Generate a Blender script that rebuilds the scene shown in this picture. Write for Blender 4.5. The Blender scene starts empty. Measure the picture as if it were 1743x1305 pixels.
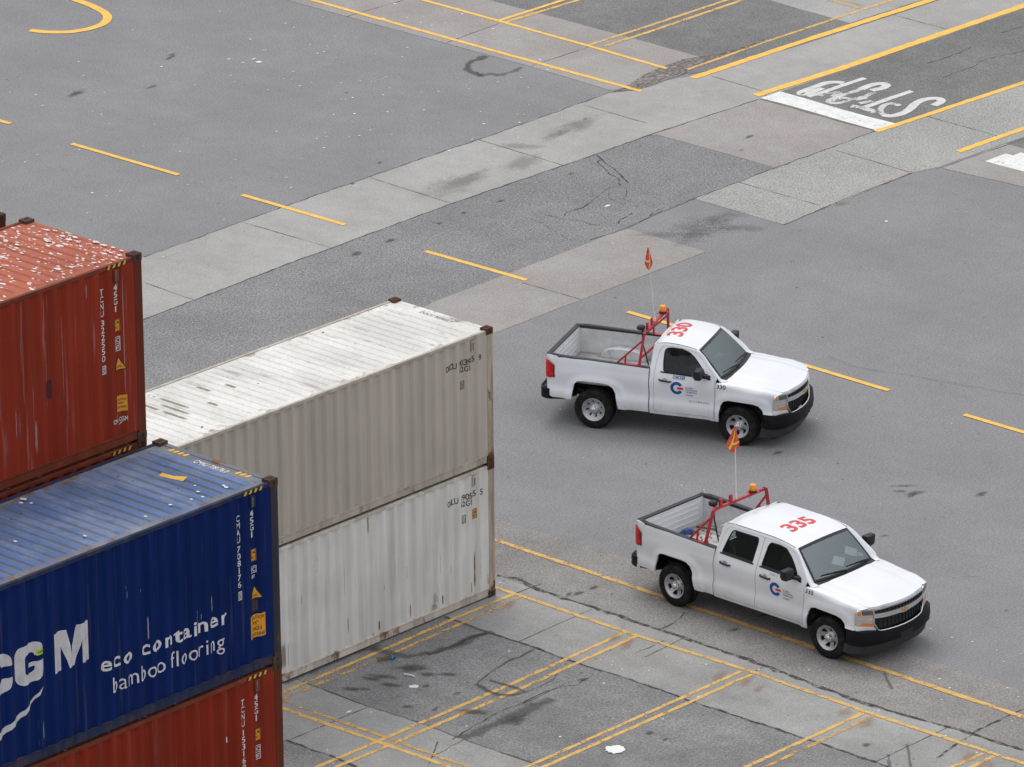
import bpy, bmesh, math, random
from mathutils import Vector, Matrix
from mathutils.geometry import delaunay_2d_cdt
sc = bpy.context.scene
COL = sc.collection
R = math.radians
# ---------------------------------------------------------------- camera
CAM = Vector((-82.4576, -77.2259, 46.3964))
YAW, PIT, ROL, FPX = 0.749728, 0.358117, -0.009595, 11419.85
_f = Vector((math.cos(YAW)*math.cos(PIT), math.sin(YAW)*math.cos(PIT), -math.sin(PIT)))
_r = Vector((math.sin(YAW), -math.cos(YAW), 0))
_u = _r.cross(_f)
RT = math.cos(ROL)*_r + math.sin(ROL)*_u
UP = -math.sin(ROL)*_r + math.cos(ROL)*_u
cam = bpy.data.cameras.new('camera')
cam_o = bpy.data.objects.new('camera', cam)
COL.objects.link(cam_o)
cam_o.matrix_world = Matrix(((RT.x, UP.x, -_f.x, CAM.x), (RT.y, UP.y, -_f.y, CAM.y), (RT.z, UP.z, -_f.z, CAM.z), (0, 0, 0, 1)))
cam.sensor_fit = 'HORIZONTAL'; cam.sensor_width = 36
cam.lens = 36*FPX/1743
cam.clip_start = 1; cam.clip_end = 3000
sc.camera = cam_o
# ---------------------------------------------------------------- light
CLOUD_MIX, CLOUD = .90, (6.6, 6.75, 7.1, 1)
SUN_EL, SUN_AZ = R(58), R(62)          # azimuth measured from +X towards +Y
w = bpy.data.worlds.new('World'); sc.world = w; w.use_nodes = True
nt = w.node_tree; nt.nodes.clear()
sky = nt.nodes.new('ShaderNodeTexSky'); sky.sky_type = 'NISHITA'; sky.sun_disc = False
sky.sun_elevation = SUN_EL; sky.sun_rotation = R(90) - SUN_AZ
sky.air_density = 1.0; sky.dust_density = 6.0; sky.ozone_density = 1.0
hs = nt.nodes.new('ShaderNodeHueSaturation'); hs.inputs['Saturation'].default_value = 0.22
bg = nt.nodes.new('ShaderNodeBackground'); bg.inputs['Strength'].default_value = 0.145
wo = nt.nodes.new('ShaderNodeOutputWorld')
# cloud cover: the clear sky evened out towards one soft grey-white
cl = nt.nodes.new('ShaderNodeMix'); cl.data_type = 'RGBA'; cl.inputs[0].default_value = CLOUD_MIX; cl.inputs[7].default_value = CLOUD
tcw = nt.nodes.new('ShaderNodeTexCoord'); sxw = nt.nodes.new('ShaderNodeSeparateXYZ'); nt.links.new(tcw.outputs['Generated'], sxw.inputs[0])
gr = nt.nodes.new('ShaderNodeMapRange'); nt.links.new(sxw.outputs[2], gr.inputs[0]); gr.inputs[1].default_value = 0; gr.inputs[2].default_value = 1; gr.inputs[3].default_value = .50; gr.inputs[4].default_value = 1.24
gm = nt.nodes.new('ShaderNodeVectorMath'); gm.operation = 'SCALE'; gm.inputs[0].default_value = CLOUD[:3]; nt.links.new(gr.outputs[0], gm.inputs['Scale']); nt.links.new(gm.outputs[0], cl.inputs[7])   # overcast: dimmer towards the horizon
nt.links.new(sky.outputs[0], hs.inputs['Color']); nt.links.new(hs.outputs[0], cl.inputs[6]); nt.links.new(cl.outputs[2], bg.inputs['Color']); nt.links.new(bg.outputs[0], wo.inputs['Surface'])
sl = bpy.data.lights.new('overcast_sun', 'SUN'); sl.energy = .8; sl.angle = R(30); sl.color = (1.0, 0.96, 0.90)
so = bpy.data.objects.new('overcast_sun', sl); COL.objects.link(so)
sd = Vector((math.cos(SUN_AZ)*math.cos(SUN_EL), math.sin(SUN_AZ)*math.cos(SUN_EL), math.sin(SUN_EL)))
so.rotation_euler = sd.to_track_quat('Z', 'Y').to_euler(); so.location = (0, 0, 60)
vs = sc.view_settings; vs.view_transform = 'Standard'; vs.look = 'None'; vs.gamma = 1; vs.use_curve_mapping = False
vs.exposure = 0.11
sc.render.engine = 'CYCLES'
sc.cycles.max_bounces = 6; sc.cycles.transparent_max_bounces = 12
sc.cycles.use_denoising = True
# ---------------------------------------------------------------- helpers
def at(u, v, z=0.0):
    """ground point of a spot measured in the 1743 x 1305 survey photograph"""
    d = _f*FPX + RT*(u-871.5) - UP*(v-652.5)
    t = (z-CAM.z)/d.z
    p = CAM+d*t
    return (p.x, p.y)

class MB:
    def __init__(s): s.v = []; s.f = []; s.m = []; s.uv = {}
    def add(s, verts, faces, mi=0):
        o = len(s.v); s.v += [tuple(p) for p in verts]
        for f in faces: s.f.append(tuple(i+o for i in f)); s.m.append(mi)
        return o
    def box(s, x0, x1, y0, y1, z0, z1, mi=0):
        v = [(x0,y0,z0),(x1,y0,z0),(x1,y1,z0),(x0,y1,z0),(x0,y0,z1),(x1,y0,z1),(x1,y1,z1),(x0,y1,z1)]
        s.add(v, [(0,3,2,1),(4,5,6,7),(0,1,5,4),(1,2,6,5),(2,3,7,6),(3,0,4,7)], mi)
    def cbox(s, x0, x1, y0, y1, z0, z1, c=.01, mi=0):
        """box with all edges chamfered"""
        bm = bmesh.new(); bmesh.ops.create_cube(bm, size=1)
        for q in bm.verts: q.co = ((x0+x1)/2+q.co.x*(x1-x0), (y0+y1)/2+q.co.y*(y1-y0), (z0+z1)/2+q.co.z*(z1-z0))
        bmesh.ops.bevel(bm, geom=bm.edges[:], offset=c, segments=2, affect='EDGES', profile=.6)
        s.bm(bm, mi)
    def bm(s, bm, mi=0):
        bm.verts.index_update()
        s.add([q.co[:] for q in bm.verts], [tuple(q.index for q in f.verts) for f in bm.faces], mi); bm.free()
    def tube(s, pts, r, n=8, mi=0, cap=True):
        pts = [Vector(p) for p in pts]; rs = r if isinstance(r, (list, tuple)) else [r]*len(pts)
        rings = []; t0 = (pts[1]-pts[0]).normalized()
        a = t0.orthogonal().normalized()
        for i, p in enumerate(pts):
            t = (pts[min(i+1, len(pts)-1)]-pts[max(i-1, 0)]).normalized()
            a = (a-t*a.dot(t)).normalized(); b = t.cross(a)
            rings.append([p+(a*math.cos(2*math.pi*k/n)+b*math.sin(2*math.pi*k/n))*rs[i] for k in range(n)])
        o = len(s.v)
        for g in rings: s.v += [tuple(q) for q in g]
        for i in range(len(rings)-1):
            for k in range(n):
                s.f.append((o+i*n+k, o+i*n+(k+1) % n, o+(i+1)*n+(k+1) % n, o+(i+1)*n+k)); s.m.append(mi)
        if cap:
            s.f.append(tuple(o+k for k in reversed(range(n)))); s.m.append(mi)
            s.f.append(tuple(o+(len(rings)-1)*n+k for k in range(n))); s.m.append(mi)
    def bar(s, p, q, w, h, up=(0,0,1), mi=0):
        """rectangular bar from p to q"""
        p = Vector(p); q = Vector(q); t = (q-p).normalized(); u = Vector(up)
        if abs(t.dot(u)) > .98: u = Vector((1, 0, 0))
        b = t.cross(u).normalized()*w/2; a = b.cross(t).normalized()*h/2
        v = [p-b-a, p+b-a, p+b+a, p-b+a, q-b-a, q+b-a, q+b+a, q-b+a]
        s.add(v, [(0,3,2,1),(4,5,6,7),(0,1,5,4),(1,2,6,5),(2,3,7,6),(3,0,4,7)], mi)
    def lathe(s, prof, n=24, axis='z', c=(0,0,0), mi=0, mis=None):
        """prof: (radius, height) list turned about an axis through c"""
        o = len(s.v)
        for r, h in prof:
            for k in range(n):
                a = 2*math.pi*k/n; x, y = r*math.cos(a), r*math.sin(a)
                p = (x, y, h) if axis == 'z' else (x, h, y)
                s.v.append((p[0]+c[0], p[1]+c[1], p[2]+c[2]))
        for i in range(len(prof)-1):
            for k in range(n):
                f = (o+i*n+k, o+i*n+(k+1) % n, o+(i+1)*n+(k+1) % n, o+(i+1)*n+k)
                s.f.append(f if axis == 'z' else f[::-1]); s.m.append(mis[i] if mis else mi)
    def grid(s, rows, mi=0, flip=False):
        o = len(s.v); n = len(rows[0])
        for r_ in rows: s.v += [tuple(p) for p in r_]
        for i in range(len(rows)-1):
            for k in range(n-1):
                f = (o+i*n+k, o+i*n+k+1, o+(i+1)*n+k+1, o+(i+1)*n+k)
                s.f.append(f[::-1] if flip else f); s.m.append(mi)
    def mesh(s, name):
        me = bpy.data.meshes.new(name); me.from_pydata(s.v, [], s.f); me.update(); return me
    def obj(s, name, mats, parent=None, smooth=None, uvs=None, recalc=True):
        me = s.mesh(name)
        for m in (mats if isinstance(mats, (list, tuple)) else [mats]): me.materials.append(m)
        me.polygons.foreach_set('material_index', s.m)
        if recalc:
            bm = bmesh.new(); bm.from_mesh(me); bmesh.ops.recalc_face_normals(bm, faces=bm.faces); bm.to_mesh(me); bm.free()
        if uvs:
            ul = me.uv_layers.new(name='UVMap')
            for l in me.loops: ul.data[l.index].uv = uvs[l.vertex_index]
        if smooth is not None:
            me.polygons.foreach_set('use_smooth', [True]*len(me.polygons))
            me.set_sharp_from_angle(angle=R(smooth))
        o = bpy.data.objects.new(name, me); COL.objects.link(o)
        if parent is not None: o.parent = parent
        return o
def inside(p, poly):
    x, y = p; c = False; n = len(poly)
    for i in range(n):
        x1, y1 = poly[i]; x2, y2 = poly[i-1]
        if (y1 > y) != (y2 > y) and x < (x2-x1)*(y-y1)/(y2-y1)+x1: c = not c
    return c
def seg(poly, step):
    out = []
    for i in range(len(poly)):
        a = Vector(poly[i]); b = Vector(poly[(i+1) % len(poly)]); k = max(1, int((b-a).length/step+.5))
        for q in range(k): out.append(tuple(a+(b-a)*(q/k)))
    return out
def rounded(poly, r, n=4):
    """round the corners of a closed polygon"""
    out = []; N = len(poly)
    for i in range(N):
        p = Vector(poly[i]); a = Vector(poly[i-1])-p; b = Vector(poly[(i+1) % N])-p
        d = min(r, a.length*.45, b.length*.45); s = p+a.normalized()*d; e = p+b.normalized()*d
        for k in range(n+1):
            t = k/n; out.append(tuple(s*(1-t)**2+p*2*t*(1-t)+e*t*t))
    return out
def grow(poly, d):
    """offset a polygon outwards by d"""
    A = sum(poly[i-1][0]*poly[i][1]-poly[i][0]*poly[i-1][1] for i in range(len(poly))); sg = 1 if A > 0 else -1
    out = []; N = len(poly)
    for i in range(N):
        a = (Vector(poly[i])-Vector(poly[i-1])); b = (Vector(poly[(i+1) % N])-Vector(poly[i]))
        if a.length < 1e-6 or b.length < 1e-6: out.append(tuple(poly[i])); continue
        n1 = Vector((a.y, -a.x)).normalized()*sg; n2 = Vector((b.y, -b.x)).normalized()*sg
        n = (n1+n2); n = n.normalized() if n.length > 1e-6 else n1
        k = d/max(.5, n.dot(n1)); out.append((poly[i][0]+n.x*k, poly[i][1]+n.y*k))
    return out
def panel(mb, outline, holes, fn, step=.055, flange=None, mi=0):
    """triangulated sheet over a 2-D outline, mapped to space by fn; edges folded back by flange"""
    ol = seg(outline, step); hs = [seg(h, step) for h in holes]
    vs_ = []; es = []
    for loop in [ol]+hs:
        o = len(vs_); vs_ += [Vector(p) for p in loop]; es += [(o+i, o+(i+1) % len(loop)) for i in range(len(loop))]
    nb = len(vs_)
    x0 = min(p[0] for p in ol); x1 = max(p[0] for p in ol); y0 = min(p[1] for p in ol); y1 = max(p[1] for p in ol)
    nx, ny = max(1, int((x1-x0)/step)), max(1, int((y1-y0)/step))
    allb = [Vector(p) for p in vs_]
    for i in range(1, nx):
        for j in range(1, ny):
            p = Vector((x0+(x1-x0)*i/nx, y0+(y1-y0)*j/ny))
            if inside(p, ol) and not any(inside(p, h) for h in hs) and min((p-q).length_squared for q in allb) > (step*.45)**2: vs_.append(p)
    r = delaunay_2d_cdt(vs_, es, [], 0, 1e-5)
    V, E, F = r[0], r[1], r[2]
    o = len(mb.v); mb.v += [tuple(fn(p.x, p.y)) for p in V]
    for f in F:
        c = (sum(V[i].x for i in f)/len(f), sum(V[i].y for i in f)/len(f))
        if inside(c, ol) and not any(inside(c, h) for h in hs): mb.f.append(tuple(o+i for i in f)); mb.m.append(mi)
    if flange:
        b = 0
        for loop in [ol]+hs:
            q = len(mb.v)
            for p in loop:
                w_ = fn(*p); mb.v.append(tuple(w_)); mb.v.append((w_[0]+flange[0], w_[1]+flange[1], w_[2]+flange[2]))
            n = len(loop)
            for i in range(n): mb.f.append((q+2*i, q+2*((i+1) % n), q+2*((i+1) % n)+1, q+2*i+1)); mb.m.append(mi)

def thing(name, label, cat, loc=(0,0,0), rz=0, group=None):
    o = bpy.data.objects.new(name, None); COL.objects.link(o); o.location = loc; o.rotation_euler = (0,0,rz); o.empty_display_size = .3
    o['label'] = label; o['category'] = cat
    if group: o['group'] = group
    return o
# ---------------------------------------------------------------- material helpers
class M:
    def __init__(s, name):
        s.m = bpy.data.materials.new(name); s.m.use_nodes = True; s.t = s.m.node_tree
        s.b = s.t.nodes['Principled BSDF']; s.out = s.t.nodes['Material Output']
        s.co = s.t.nodes.new('ShaderNodeTexCoord').outputs['Object']
        s.geo = None
    def L(s, a, b): s.t.links.new(a, b)
    def put(s, sock, val):
        if isinstance(val, (int, float)): sock.default_value = val
        elif isinstance(val, tuple): sock.default_value = val if len(val) == 4 or sock.type == 'VECTOR' else (*val, 1)
        else: s.L(val, sock)
    def scale(s, sc3, off=(0,0,0), src=None):
        n = s.t.nodes.new('ShaderNodeMapping'); s.L(src or s.co, n.inputs[0]); n.inputs['Scale'].default_value = sc3; n.inputs['Location'].default_value = off
        return n.outputs[0]
    def noise(s, sc=5, det=3, src=None, rough=.55, st=None, off=(0,0,0)):
        n = s.t.nodes.new('ShaderNodeTexNoise'); n.inputs['Scale'].default_value = sc; n.inputs['Detail'].default_value = det; n.inputs['Roughness'].default_value = rough
        v = src
        if st or off != (0,0,0): v = s.scale(st or (1,1,1), off, src)
        s.L(v or s.co, n.inputs['Vector']); return n.outputs[0]
    def voro(s, sc, feat='F1', src=None, rnd=1):
        n = s.t.nodes.new('ShaderNodeTexVoronoi'); n.feature = feat; n.inputs['Scale'].default_value = sc; n.inputs['Randomness'].default_value = rnd
        s.L(src or s.co, n.inputs['Vector']); return n.outputs
    def math(s, op, a, b=0.0, c=None):
        n = s.t.nodes.new('ShaderNodeMath'); n.operation = op; s.put(n.inputs[0], a); s.put(n.inputs[1], b)
        if c is not None: s.put(n.inputs[2], c)
        return n.outputs[0]
    def ramp(s, v, lo, hi, a=0.0, b=1.0):
        n = s.t.nodes.new('ShaderNodeMapRange'); n.interpolation_type = 'SMOOTHSTEP'; s.put(n.inputs[0], v)
        n.inputs[1].default_value = lo; n.inputs[2].default_value = hi; n.inputs[3].default_value = a; n.inputs[4].default_value = b
        return n.outputs[0]
    def mix(s, f, a, b, mode='MIX'):
        n = s.t.nodes.new('ShaderNodeMix'); n.data_type = 'RGBA'; n.blend_type = mode; s.put(n.inputs[0], f); s.put(n.inputs[6], a); s.put(n.inputs[7], b)
        return n.outputs[2]
    def gain(s, colr, v):
        """multiply a colour by a grey value socket"""
        n = s.t.nodes.new('ShaderNodeVectorMath'); n.operation = 'SCALE'; s.put(n.inputs[0], colr if not isinstance(colr, tuple) else colr[:3]); s.put(n.inputs['Scale'], v)
        return n.outputs[0]
    def sep(s, src=None):
        n = s.t.nodes.new('ShaderNodeSeparateXYZ'); s.L(src or s.co, n.inputs[0]); return n.outputs
    def uvc(s):
        return s.t.nodes.new('ShaderNodeTexCoord').outputs['UV']
    def bump(s, h, strength=.3, dist=.01):
        n = s.t.nodes.new('ShaderNodeBump'); n.inputs['Strength'].default_value = strength; n.inputs['Distance'].default_value = dist; s.L(h, n.inputs['Height']); s.L(n.outputs[0], s.b.inputs['Normal'])
    def set(s, color=None, rough=None, metal=None, **k):
        if color is not None: s.put(s.b.inputs['Base Color'], color)
        if rough is not None: s.put(s.b.inputs['Roughness'], rough)
        if metal is not None: s.put(s.b.inputs['Metallic'], metal)
        for kk, v in k.items(): s.put(s.b.inputs[kk.replace('_', ' ')], v)
        return s
    def alpha(s, fac):
        tr = s.t.nodes.new('ShaderNodeBsdfTransparent'); mx = s.t.nodes.new('ShaderNodeMixShader')
        s.put(mx.inputs[0], fac); s.L(tr.outputs[0], mx.inputs[1]); s.L(s.b.outputs[0], mx.inputs[2]); s.L(mx.outputs[0], s.out.inputs['Surface'])
def plain(name, col, rough=.5, metal=0.0, var=0.0, vs_=8, **k):
    m = M(name); c = col
    if var: c = m.gain(col, m.ramp(m.noise(vs_, 3), .3, .7, 1-var, 1+var))
    m.set(c, rough, metal, **k); return m.m
# ================================================================ GROUND
rng = random.Random(7)
def ground_mat(name, base, speck=.25, ssc=26, mott=.12, streak=0.0, tint=None, dark=0.0, bump=.25, pits=.0, spec=.35):
    m = M(name)
    v = m.ramp(m.noise(ssc, 2, rough=.7), .28, .72, 1-speck, 1+speck)
    v = m.math('MULTIPLY', v, m.ramp(m.noise(.35, 4, off=(3, 1, 0)), .3, .7, 1-mott, 1+mott))
    v = m.math('MULTIPLY', v, m.ramp(m.noise(2.3, 5, rough=.65), .3, .7, 1-mott*.6, 1+mott*.6))
    if streak:
        v = m.math('MULTIPLY', v, m.ramp(m.noise(1.3, 5, st=(1.0, .35, 1), rough=.65), .3, .7, 1-streak, 1+streak))
    if dark:
        d = m.ramp(m.noise(1.1, 5, rough=.7, off=(11, 4, 0)), .56, .78, 1, 1-dark)
        v = m.math('MULTIPLY', v, d)
    if pits:
        vo = m.voro(3.1); r = m.sep(vo[1])
        on = m.math('GREATER_THAN', r[0], .74); n = m.noise(9, 2)
        hit = m.math('LESS_THAN', m.math('ADD', vo[0], m.math('MULTIPLY', n, .16)), .155)
        v = m.math('MULTIPLY', v, m.math('SUBTRACT', 1.0, m.math('MULTIPLY', m.math('MULTIPLY', on, hit), pits)))
        vo = m.voro(1.7, src=m.scale((1, 1, 1), (5.3, 2.1, 0))); r = m.sep(vo[1])
        on = m.math('GREATER_THAN', r[1], .9)
        hit = m.math('LESS_THAN', m.math('ADD', vo[0], m.math('MULTIPLY', n, .12)), .125)
        v = m.math('MULTIPLY', v, m.math('SUBTRACT', 1.0, m.math('MULTIPLY', m.math('MULTIPLY', on, hit), pits)))
    c = base
    if tint: c = m.mix(m.ramp(m.noise(.7, 4, off=(2, 8, 0)), .35, .65), base, tint)
    m.set(m.gain(c, v), .92, **{'Specular_IOR_Level': spec})
    if bump: m.bump(m.noise(ssc*1.2, 2, rough=.7), bump, .012)
    return m.m
G_NEW = ground_mat('new_asphalt', (.225, .223, .227), .22, 24, .055, .03, pits=.42, bump=.2)
G_OLD = ground_mat('old_asphalt', (.207, .205, .206), .48, 26, .08, .05, bump=.45, pits=.3)
G_DARK = ground_mat('dark_asphalt', (.172, .170, .168), .36, 26, .10, .06, bump=.45, pits=.3)
G_SLOT = ground_mat('stained_asphalt', (.212, .208, .206), .34, 24, .13, .08, dark=.35, bump=.3, pits=.5)
G_CONC = ground_mat('concrete', (.345, .337, .320), .17, 28, .07, .05, dark=.14, bump=.1, pits=.3)
G_PINK = ground_mat('pinkish_concrete', (.305, .275, .258), .18, 26, .07, .04, tint=(.315, .300, .285), bump=.2, pits=.35)
G_COARSE = ground_mat('coarse_concrete', (.325, .320, .305), .38, 26, .07, bump=.35, pits=.3)
G_GREY = ground_mat('grey_concrete', (.300, .295, .285), .18, 28, .10, .08, dark=.2, bump=.1, pits=.4)
G_STRIP = ground_mat('worn_concrete', (.255, .240, .226), .34, 26, .12, .05, tint=(.235, .222, .212), dark=.25, bump=.4, pits=.4)
G_RUBBLE = ground_mat('rubble', (.17, .15, .14), .55, 10, .25, bump=.8)

def wob(pts, step=.45, j=.012, closed=True):
    out = []
    n = len(pts)
    for i in range(n if closed else n-1):
        a = Vector(pts[i]); b = Vector(pts[(i+1) % n]); L = (b-a).length; k = max(1, min(60, int(L/step)))
        nr = Vector((-(b-a).y, (b-a).x)).normalized() if L > 0 else Vector((0, 0))
        for q in range(k):
            p = a+(b-a)*(q/k)
            if q: p = p+nr*rng.uniform(-j, j)
            out.append((p.x, p.y))
    if not closed: out.append(tuple(pts[-1]))
    return out
GROUND = None
def patch(name, px, z, m, j=.012):
    mb = MB(); p = wob([at(u, v, z) for u, v in px], j=j)
    mb.add([(x, y, z) for x, y in p], [tuple(range(len(p)))])
    o = mb.obj(name, m, GROUND, recalc=False)
    if o.data.polygons[0].normal.z < 0: o.data.flip_normals()
    return o
_zk = [0]
def smooth(pts, n=5):
    """Catmull-Rom through the points"""
    out = []
    for i in range(len(pts)-1):
        p0, p1, p2, p3 = (Vector(pts[max(0, i-1)]), Vector(pts[i]), Vector(pts[i+1]), Vector(pts[min(len(pts)-1, i+2)]))
        for k in range(n):
            t = k/n; out.append(tuple(.5*((2*p1)+(p2-p0)*t+(2*p0-5*p1+4*p2-p3)*t*t+(3*p1-p0-3*p2+p3)*t*t*t)))
    out.append(tuple(pts[-1])); return out
def stroke(name, lines, z, m, j=0.0, wj=0.0, world=False):
    """painted or cracked line: lines = [(points in survey pixels, width in m), ...], one mesh"""
    _zk[0] += 1; z += (_zk[0] % 40)*.00005
    mb = MB(); uv = []
    for pts, wd in lines:
        p = [Vector(q if world else at(q[0], q[1], z)) for q in pts]
        if j or wj: p = [Vector(q) for q in wob(p, .16, j, False)]
        L = 0; rows = []
        for i, q in enumerate(p):
            t = (p[min(i+1, len(p)-1)]-p[max(0, i-1)]).normalized(); n = Vector((-t.y, t.x))
            k = 1.0
            if 0 < i < len(p)-1:
                t1 = (p[i+1]-q).normalized(); k = 1/max(.6, abs(t.dot(t1)))
            ww = wd*.5*k*(1+rng.uniform(-wj, wj))
            if i: L += (q-p[i-1]).length
            rows.append([(q.x+n.x*ww, q.y+n.y*ww, z), (q.x-n.x*ww, q.y-n.y*ww, z)]); uv += [(L, 0), (L, 1)]
        mb.grid(rows)
    o = mb.obj(name, m, GROUND, uvs=uv, recalc=False)
    me = o.data
    if me.polygons[0].normal.z < 0: me.flip_normals()
    return o
def paint_mat(name, col, lo, hi, fine=.5):
    """road paint; lo..hi sets how much has worn away"""
    m = M(name)
    uv = m.sep(m.uvc()); e = m.math('SUBTRACT', 1.0, m.math('ABSOLUTE', m.math('MULTIPLY_ADD', uv[1], 2.0, -1.0)))
    n = m.math('ADD', m.math('MULTIPLY', m.noise(3.2, 5, rough=.7), .62), m.math('MULTIPLY', m.noise(22, 2), .38))
    n = m.math('ADD', n, m.math('MULTIPLY', m.math('MINIMUM', m.math('MULTIPLY', e, 3.0), 1.0), .09))
    c = m.gain(col, m.ramp(m.noise(5, 4), .3, .7, .86, 1.06))
    m.set(c, .75); m.alpha(m.ramp(n, lo, hi)); return m.m
YEL = (.86, .49, .085)
P_Y = paint_mat('yellow_paint', YEL, .33, .40)
P_YM = paint_mat('yellow_paint_scuffed', (.66, .40, .115), .455, .57)
P_YW = paint_mat('yellow_paint_worn', (.62, .36, .10), .50, .64)
P_YF = paint_mat('yellow_paint_faded', (.60, .38, .15), .60, .78)
P_W = paint_mat('white_paint', (.74, .735, .72), .36, .42)
P_WM = paint_mat('white_paint_scuffed', (.56, .55, .54), .47, .60)
P_WL = paint_mat('white_lettering', (.62, .61, .60), .38, .46)
m = M('crack_dirt'); m.set((.050, .046, .043), .95); m.alpha(m.ramp(m.noise(5, 5, rough=.7), .36, .60, .10, .85)); CRACK = m.m
m = M('joint_seam'); m.set((.075, .071, .067), .95); m.alpha(m.ramp(m.noise(2.2, 5), .32, .62, .25, .85)); JOINT = m.m
def stain_mat(name, col, amt, sc_=6, lo=.25, hi=.75, ends=False):
    m = M(name); uv = m.sep(m.uvc()); e = m.math('SUBTRACT', 1.0, m.math('ABSOLUTE', m.math('MULTIPLY_ADD', uv[1], 2.0, -1.0)))
    n = m.noise(sc_, 5, rough=.7)
    f = m.ramp(m.math('ADD', m.math('MULTIPLY', e, .7), m.math('MULTIPLY', n, .75)), lo+.2, hi+.2)
    if ends:
        u = m.math('MULTIPLY', m.math('MULTIPLY', uv[0], m.math('SUBTRACT', 1.0, uv[0])), 4.0)
        f = m.math('MULTIPLY', f, m.ramp(u, 0, .8))
    m.set(col, .9); m.alpha(m.math('MULTIPLY', f, amt)); return m.m
OIL = stain_mat('oil_stain', (.065, .060, .056), .54)
OILS = stain_mat('oil_smear', (.06, .056, .053), .40, 4)
SMUDGE = stain_mat('tyre_smudge', (.07, .068, .066), .22, 7)
FAINT = stain_mat('tyre_haze', (.08, .078, .078), .13, 7)
RUST = stain_mat('rust_stain', (.36, .20, .11), .34, 6)

mb = MB(); S_ = 400
mb.add([(-S_, -S_, 0), (S_, -S_, 0), (S_, S_, 0), (-S_, S_, 0)], [(0, 1, 2, 3)])
GROUND = mb.obj('tarmac_yard', G_NEW); GROUND['label'] = 'wide grey tarmac of the container yard'; GROUND['category'] = 'ground'; GROUND['kind'] = 'structure'

A_TOP = [(-300, 635), (245, 437), (500, 345), (693, 278), (817, 236), (1038, 156)]
A_BOT = [(1743, 14), (1432, 121), (1292, 168), (1100, 231), (959, 281), (769, 346), (590, 412), (500, 445), (245, 543), (-300, 750)]
patch('concrete_strip', A_TOP+[(1065, 150), (1172, 130), (1373, 74), (1587, 4), (1900, -100), (2050, -90)]+A_BOT, .0040, G_CONC)
patch('asphalt_strip', [(-300, 752), (245, 544), (500, 446), (590, 413), (769, 347), (959, 282), (1100, 232), (1118, 230), (1321, 285), (1181, 338), (1066, 388), (914, 448), (745, 512), (400, 645), (-300, 930)], .0048, G_OLD, .02)
patch('concrete_slab', [(300, 700), (745, 511), (914, 447), (1066, 388), (1202, 428), (1020, 498), (843, 566), (430, 735)], .0056, G_PINK)
patch('concrete_slab', [(1103, 231), (1292, 168.5), (1489, 223.5), (1321, 285), (1118, 229)], .0062, G_PINK)
patch('lane_asphalt', [(1292, 168), (1432, 121), (1743, 14), (2050, -90), (2050, 40), (1743, 138), (1489, 223.5)], .0068, G_DARK)
patch('concrete_strip', [(1181, 338), (1321, 285), (1489, 223), (1743, 138), (2050, 38), (2050, 130), (1743, 233), (1712, 243), (1598, 284), (1552, 294), (1334, 382)], .0054, G_COARSE)
patch('concrete_slab', [(1604, 286), (1712, 244), (1860, 284), (1860, 352), (1743, 318)], .0066, G_PINK)
patch('lane_asphalt', [(1712, 244), (1743, 233), (2050, 130), (2100, 260), (1860, 284)], .0072, G_DARK)
patch('concrete_apron', [(300, -55), (490, 0), (603, 31), (762, 74), (900, 112), (1038, 153), (1065, 151), (1130, 118), (1194, 97), (1100, 71), (1048, 57), (941, 28), (834, 0), (650, -60)], .0056, G_PINK)
patch('asphalt_bay', [(650, -60), (834, 0), (941, 28), (1048, 57), (1194, 97), (1172, 126), (1210, 119), (1440, 44), (1447, 38), (1310, 0), (1100, -60)], .0064, G_DARK)
patch('concrete_apron', [(1100, -60), (1310, 0), (1447, 39), (1587, -6), (1750, -65)], .0072, G_CONC)
patch('rubble_strip', [(1040, 157), (1062, 148), (1118, 117), (1160, 101), (1196, 95), (1250, 84), (1300, 66), (1305, 70), (1215, 102), (1170, 124), (1110, 146), (1075, 154)], .0080, G_RUBBLE, .05)
patch('worn_strip', [(600, 800), (845, 883), (960, 917), (1073, 951), (1290, 1028), (1513, 1101), (1743, 1177), (2100, 1300), (2100, 1400), (1743, 1277), (1593, 1231), (1460, 1193), (1300, 1132), (1100, 1064), (921, 1005), (850, 980), (600, 900)], .0042, G_STRIP, .03)
patch('slot_concrete', [(500, 865), (850, 980), (921, 1005), (1100, 1064), (1300, 1132), (1460, 1193), (1593, 1231), (1743, 1277), (2100, 1400), (1950, 1450), (1513, 1305), (1384, 1261), (1183, 1195), (1100, 1165), (971, 1124), (882, 1092), (757, 1049), (500, 960)], .0050, G_GREY)
patch('slot_asphalt', [(450, 945), (757, 1049), (882, 1092), (971, 1124), (1100, 1165), (1183, 1195), (1384, 1261), (1513, 1305), (1950, 1450), (1300, 1450), (910, 1300), (789, 1257.5), (725, 1232.6), (619, 1199), (515, 1160), (300, 1085)], .0058, G_SLOT)
patch('slot_concrete', [(300, 1085), (515, 1160), (619, 1199), (725, 1232.6), (789, 1257.5), (910, 1300), (1300, 1450), (1000, 1480), (607, 1305), (576, 1291), (488, 1261), (250, 1175)], .0052, G_GREY)
patch('slot_asphalt', [(250, 1175), (488, 1261), (576, 1291), (607, 1305), (1000, 1480), (500, 1500), (150, 1350)], .0060, G_SLOT)

ZC, ZP, ZS = .0085, .0108, .0132
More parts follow.
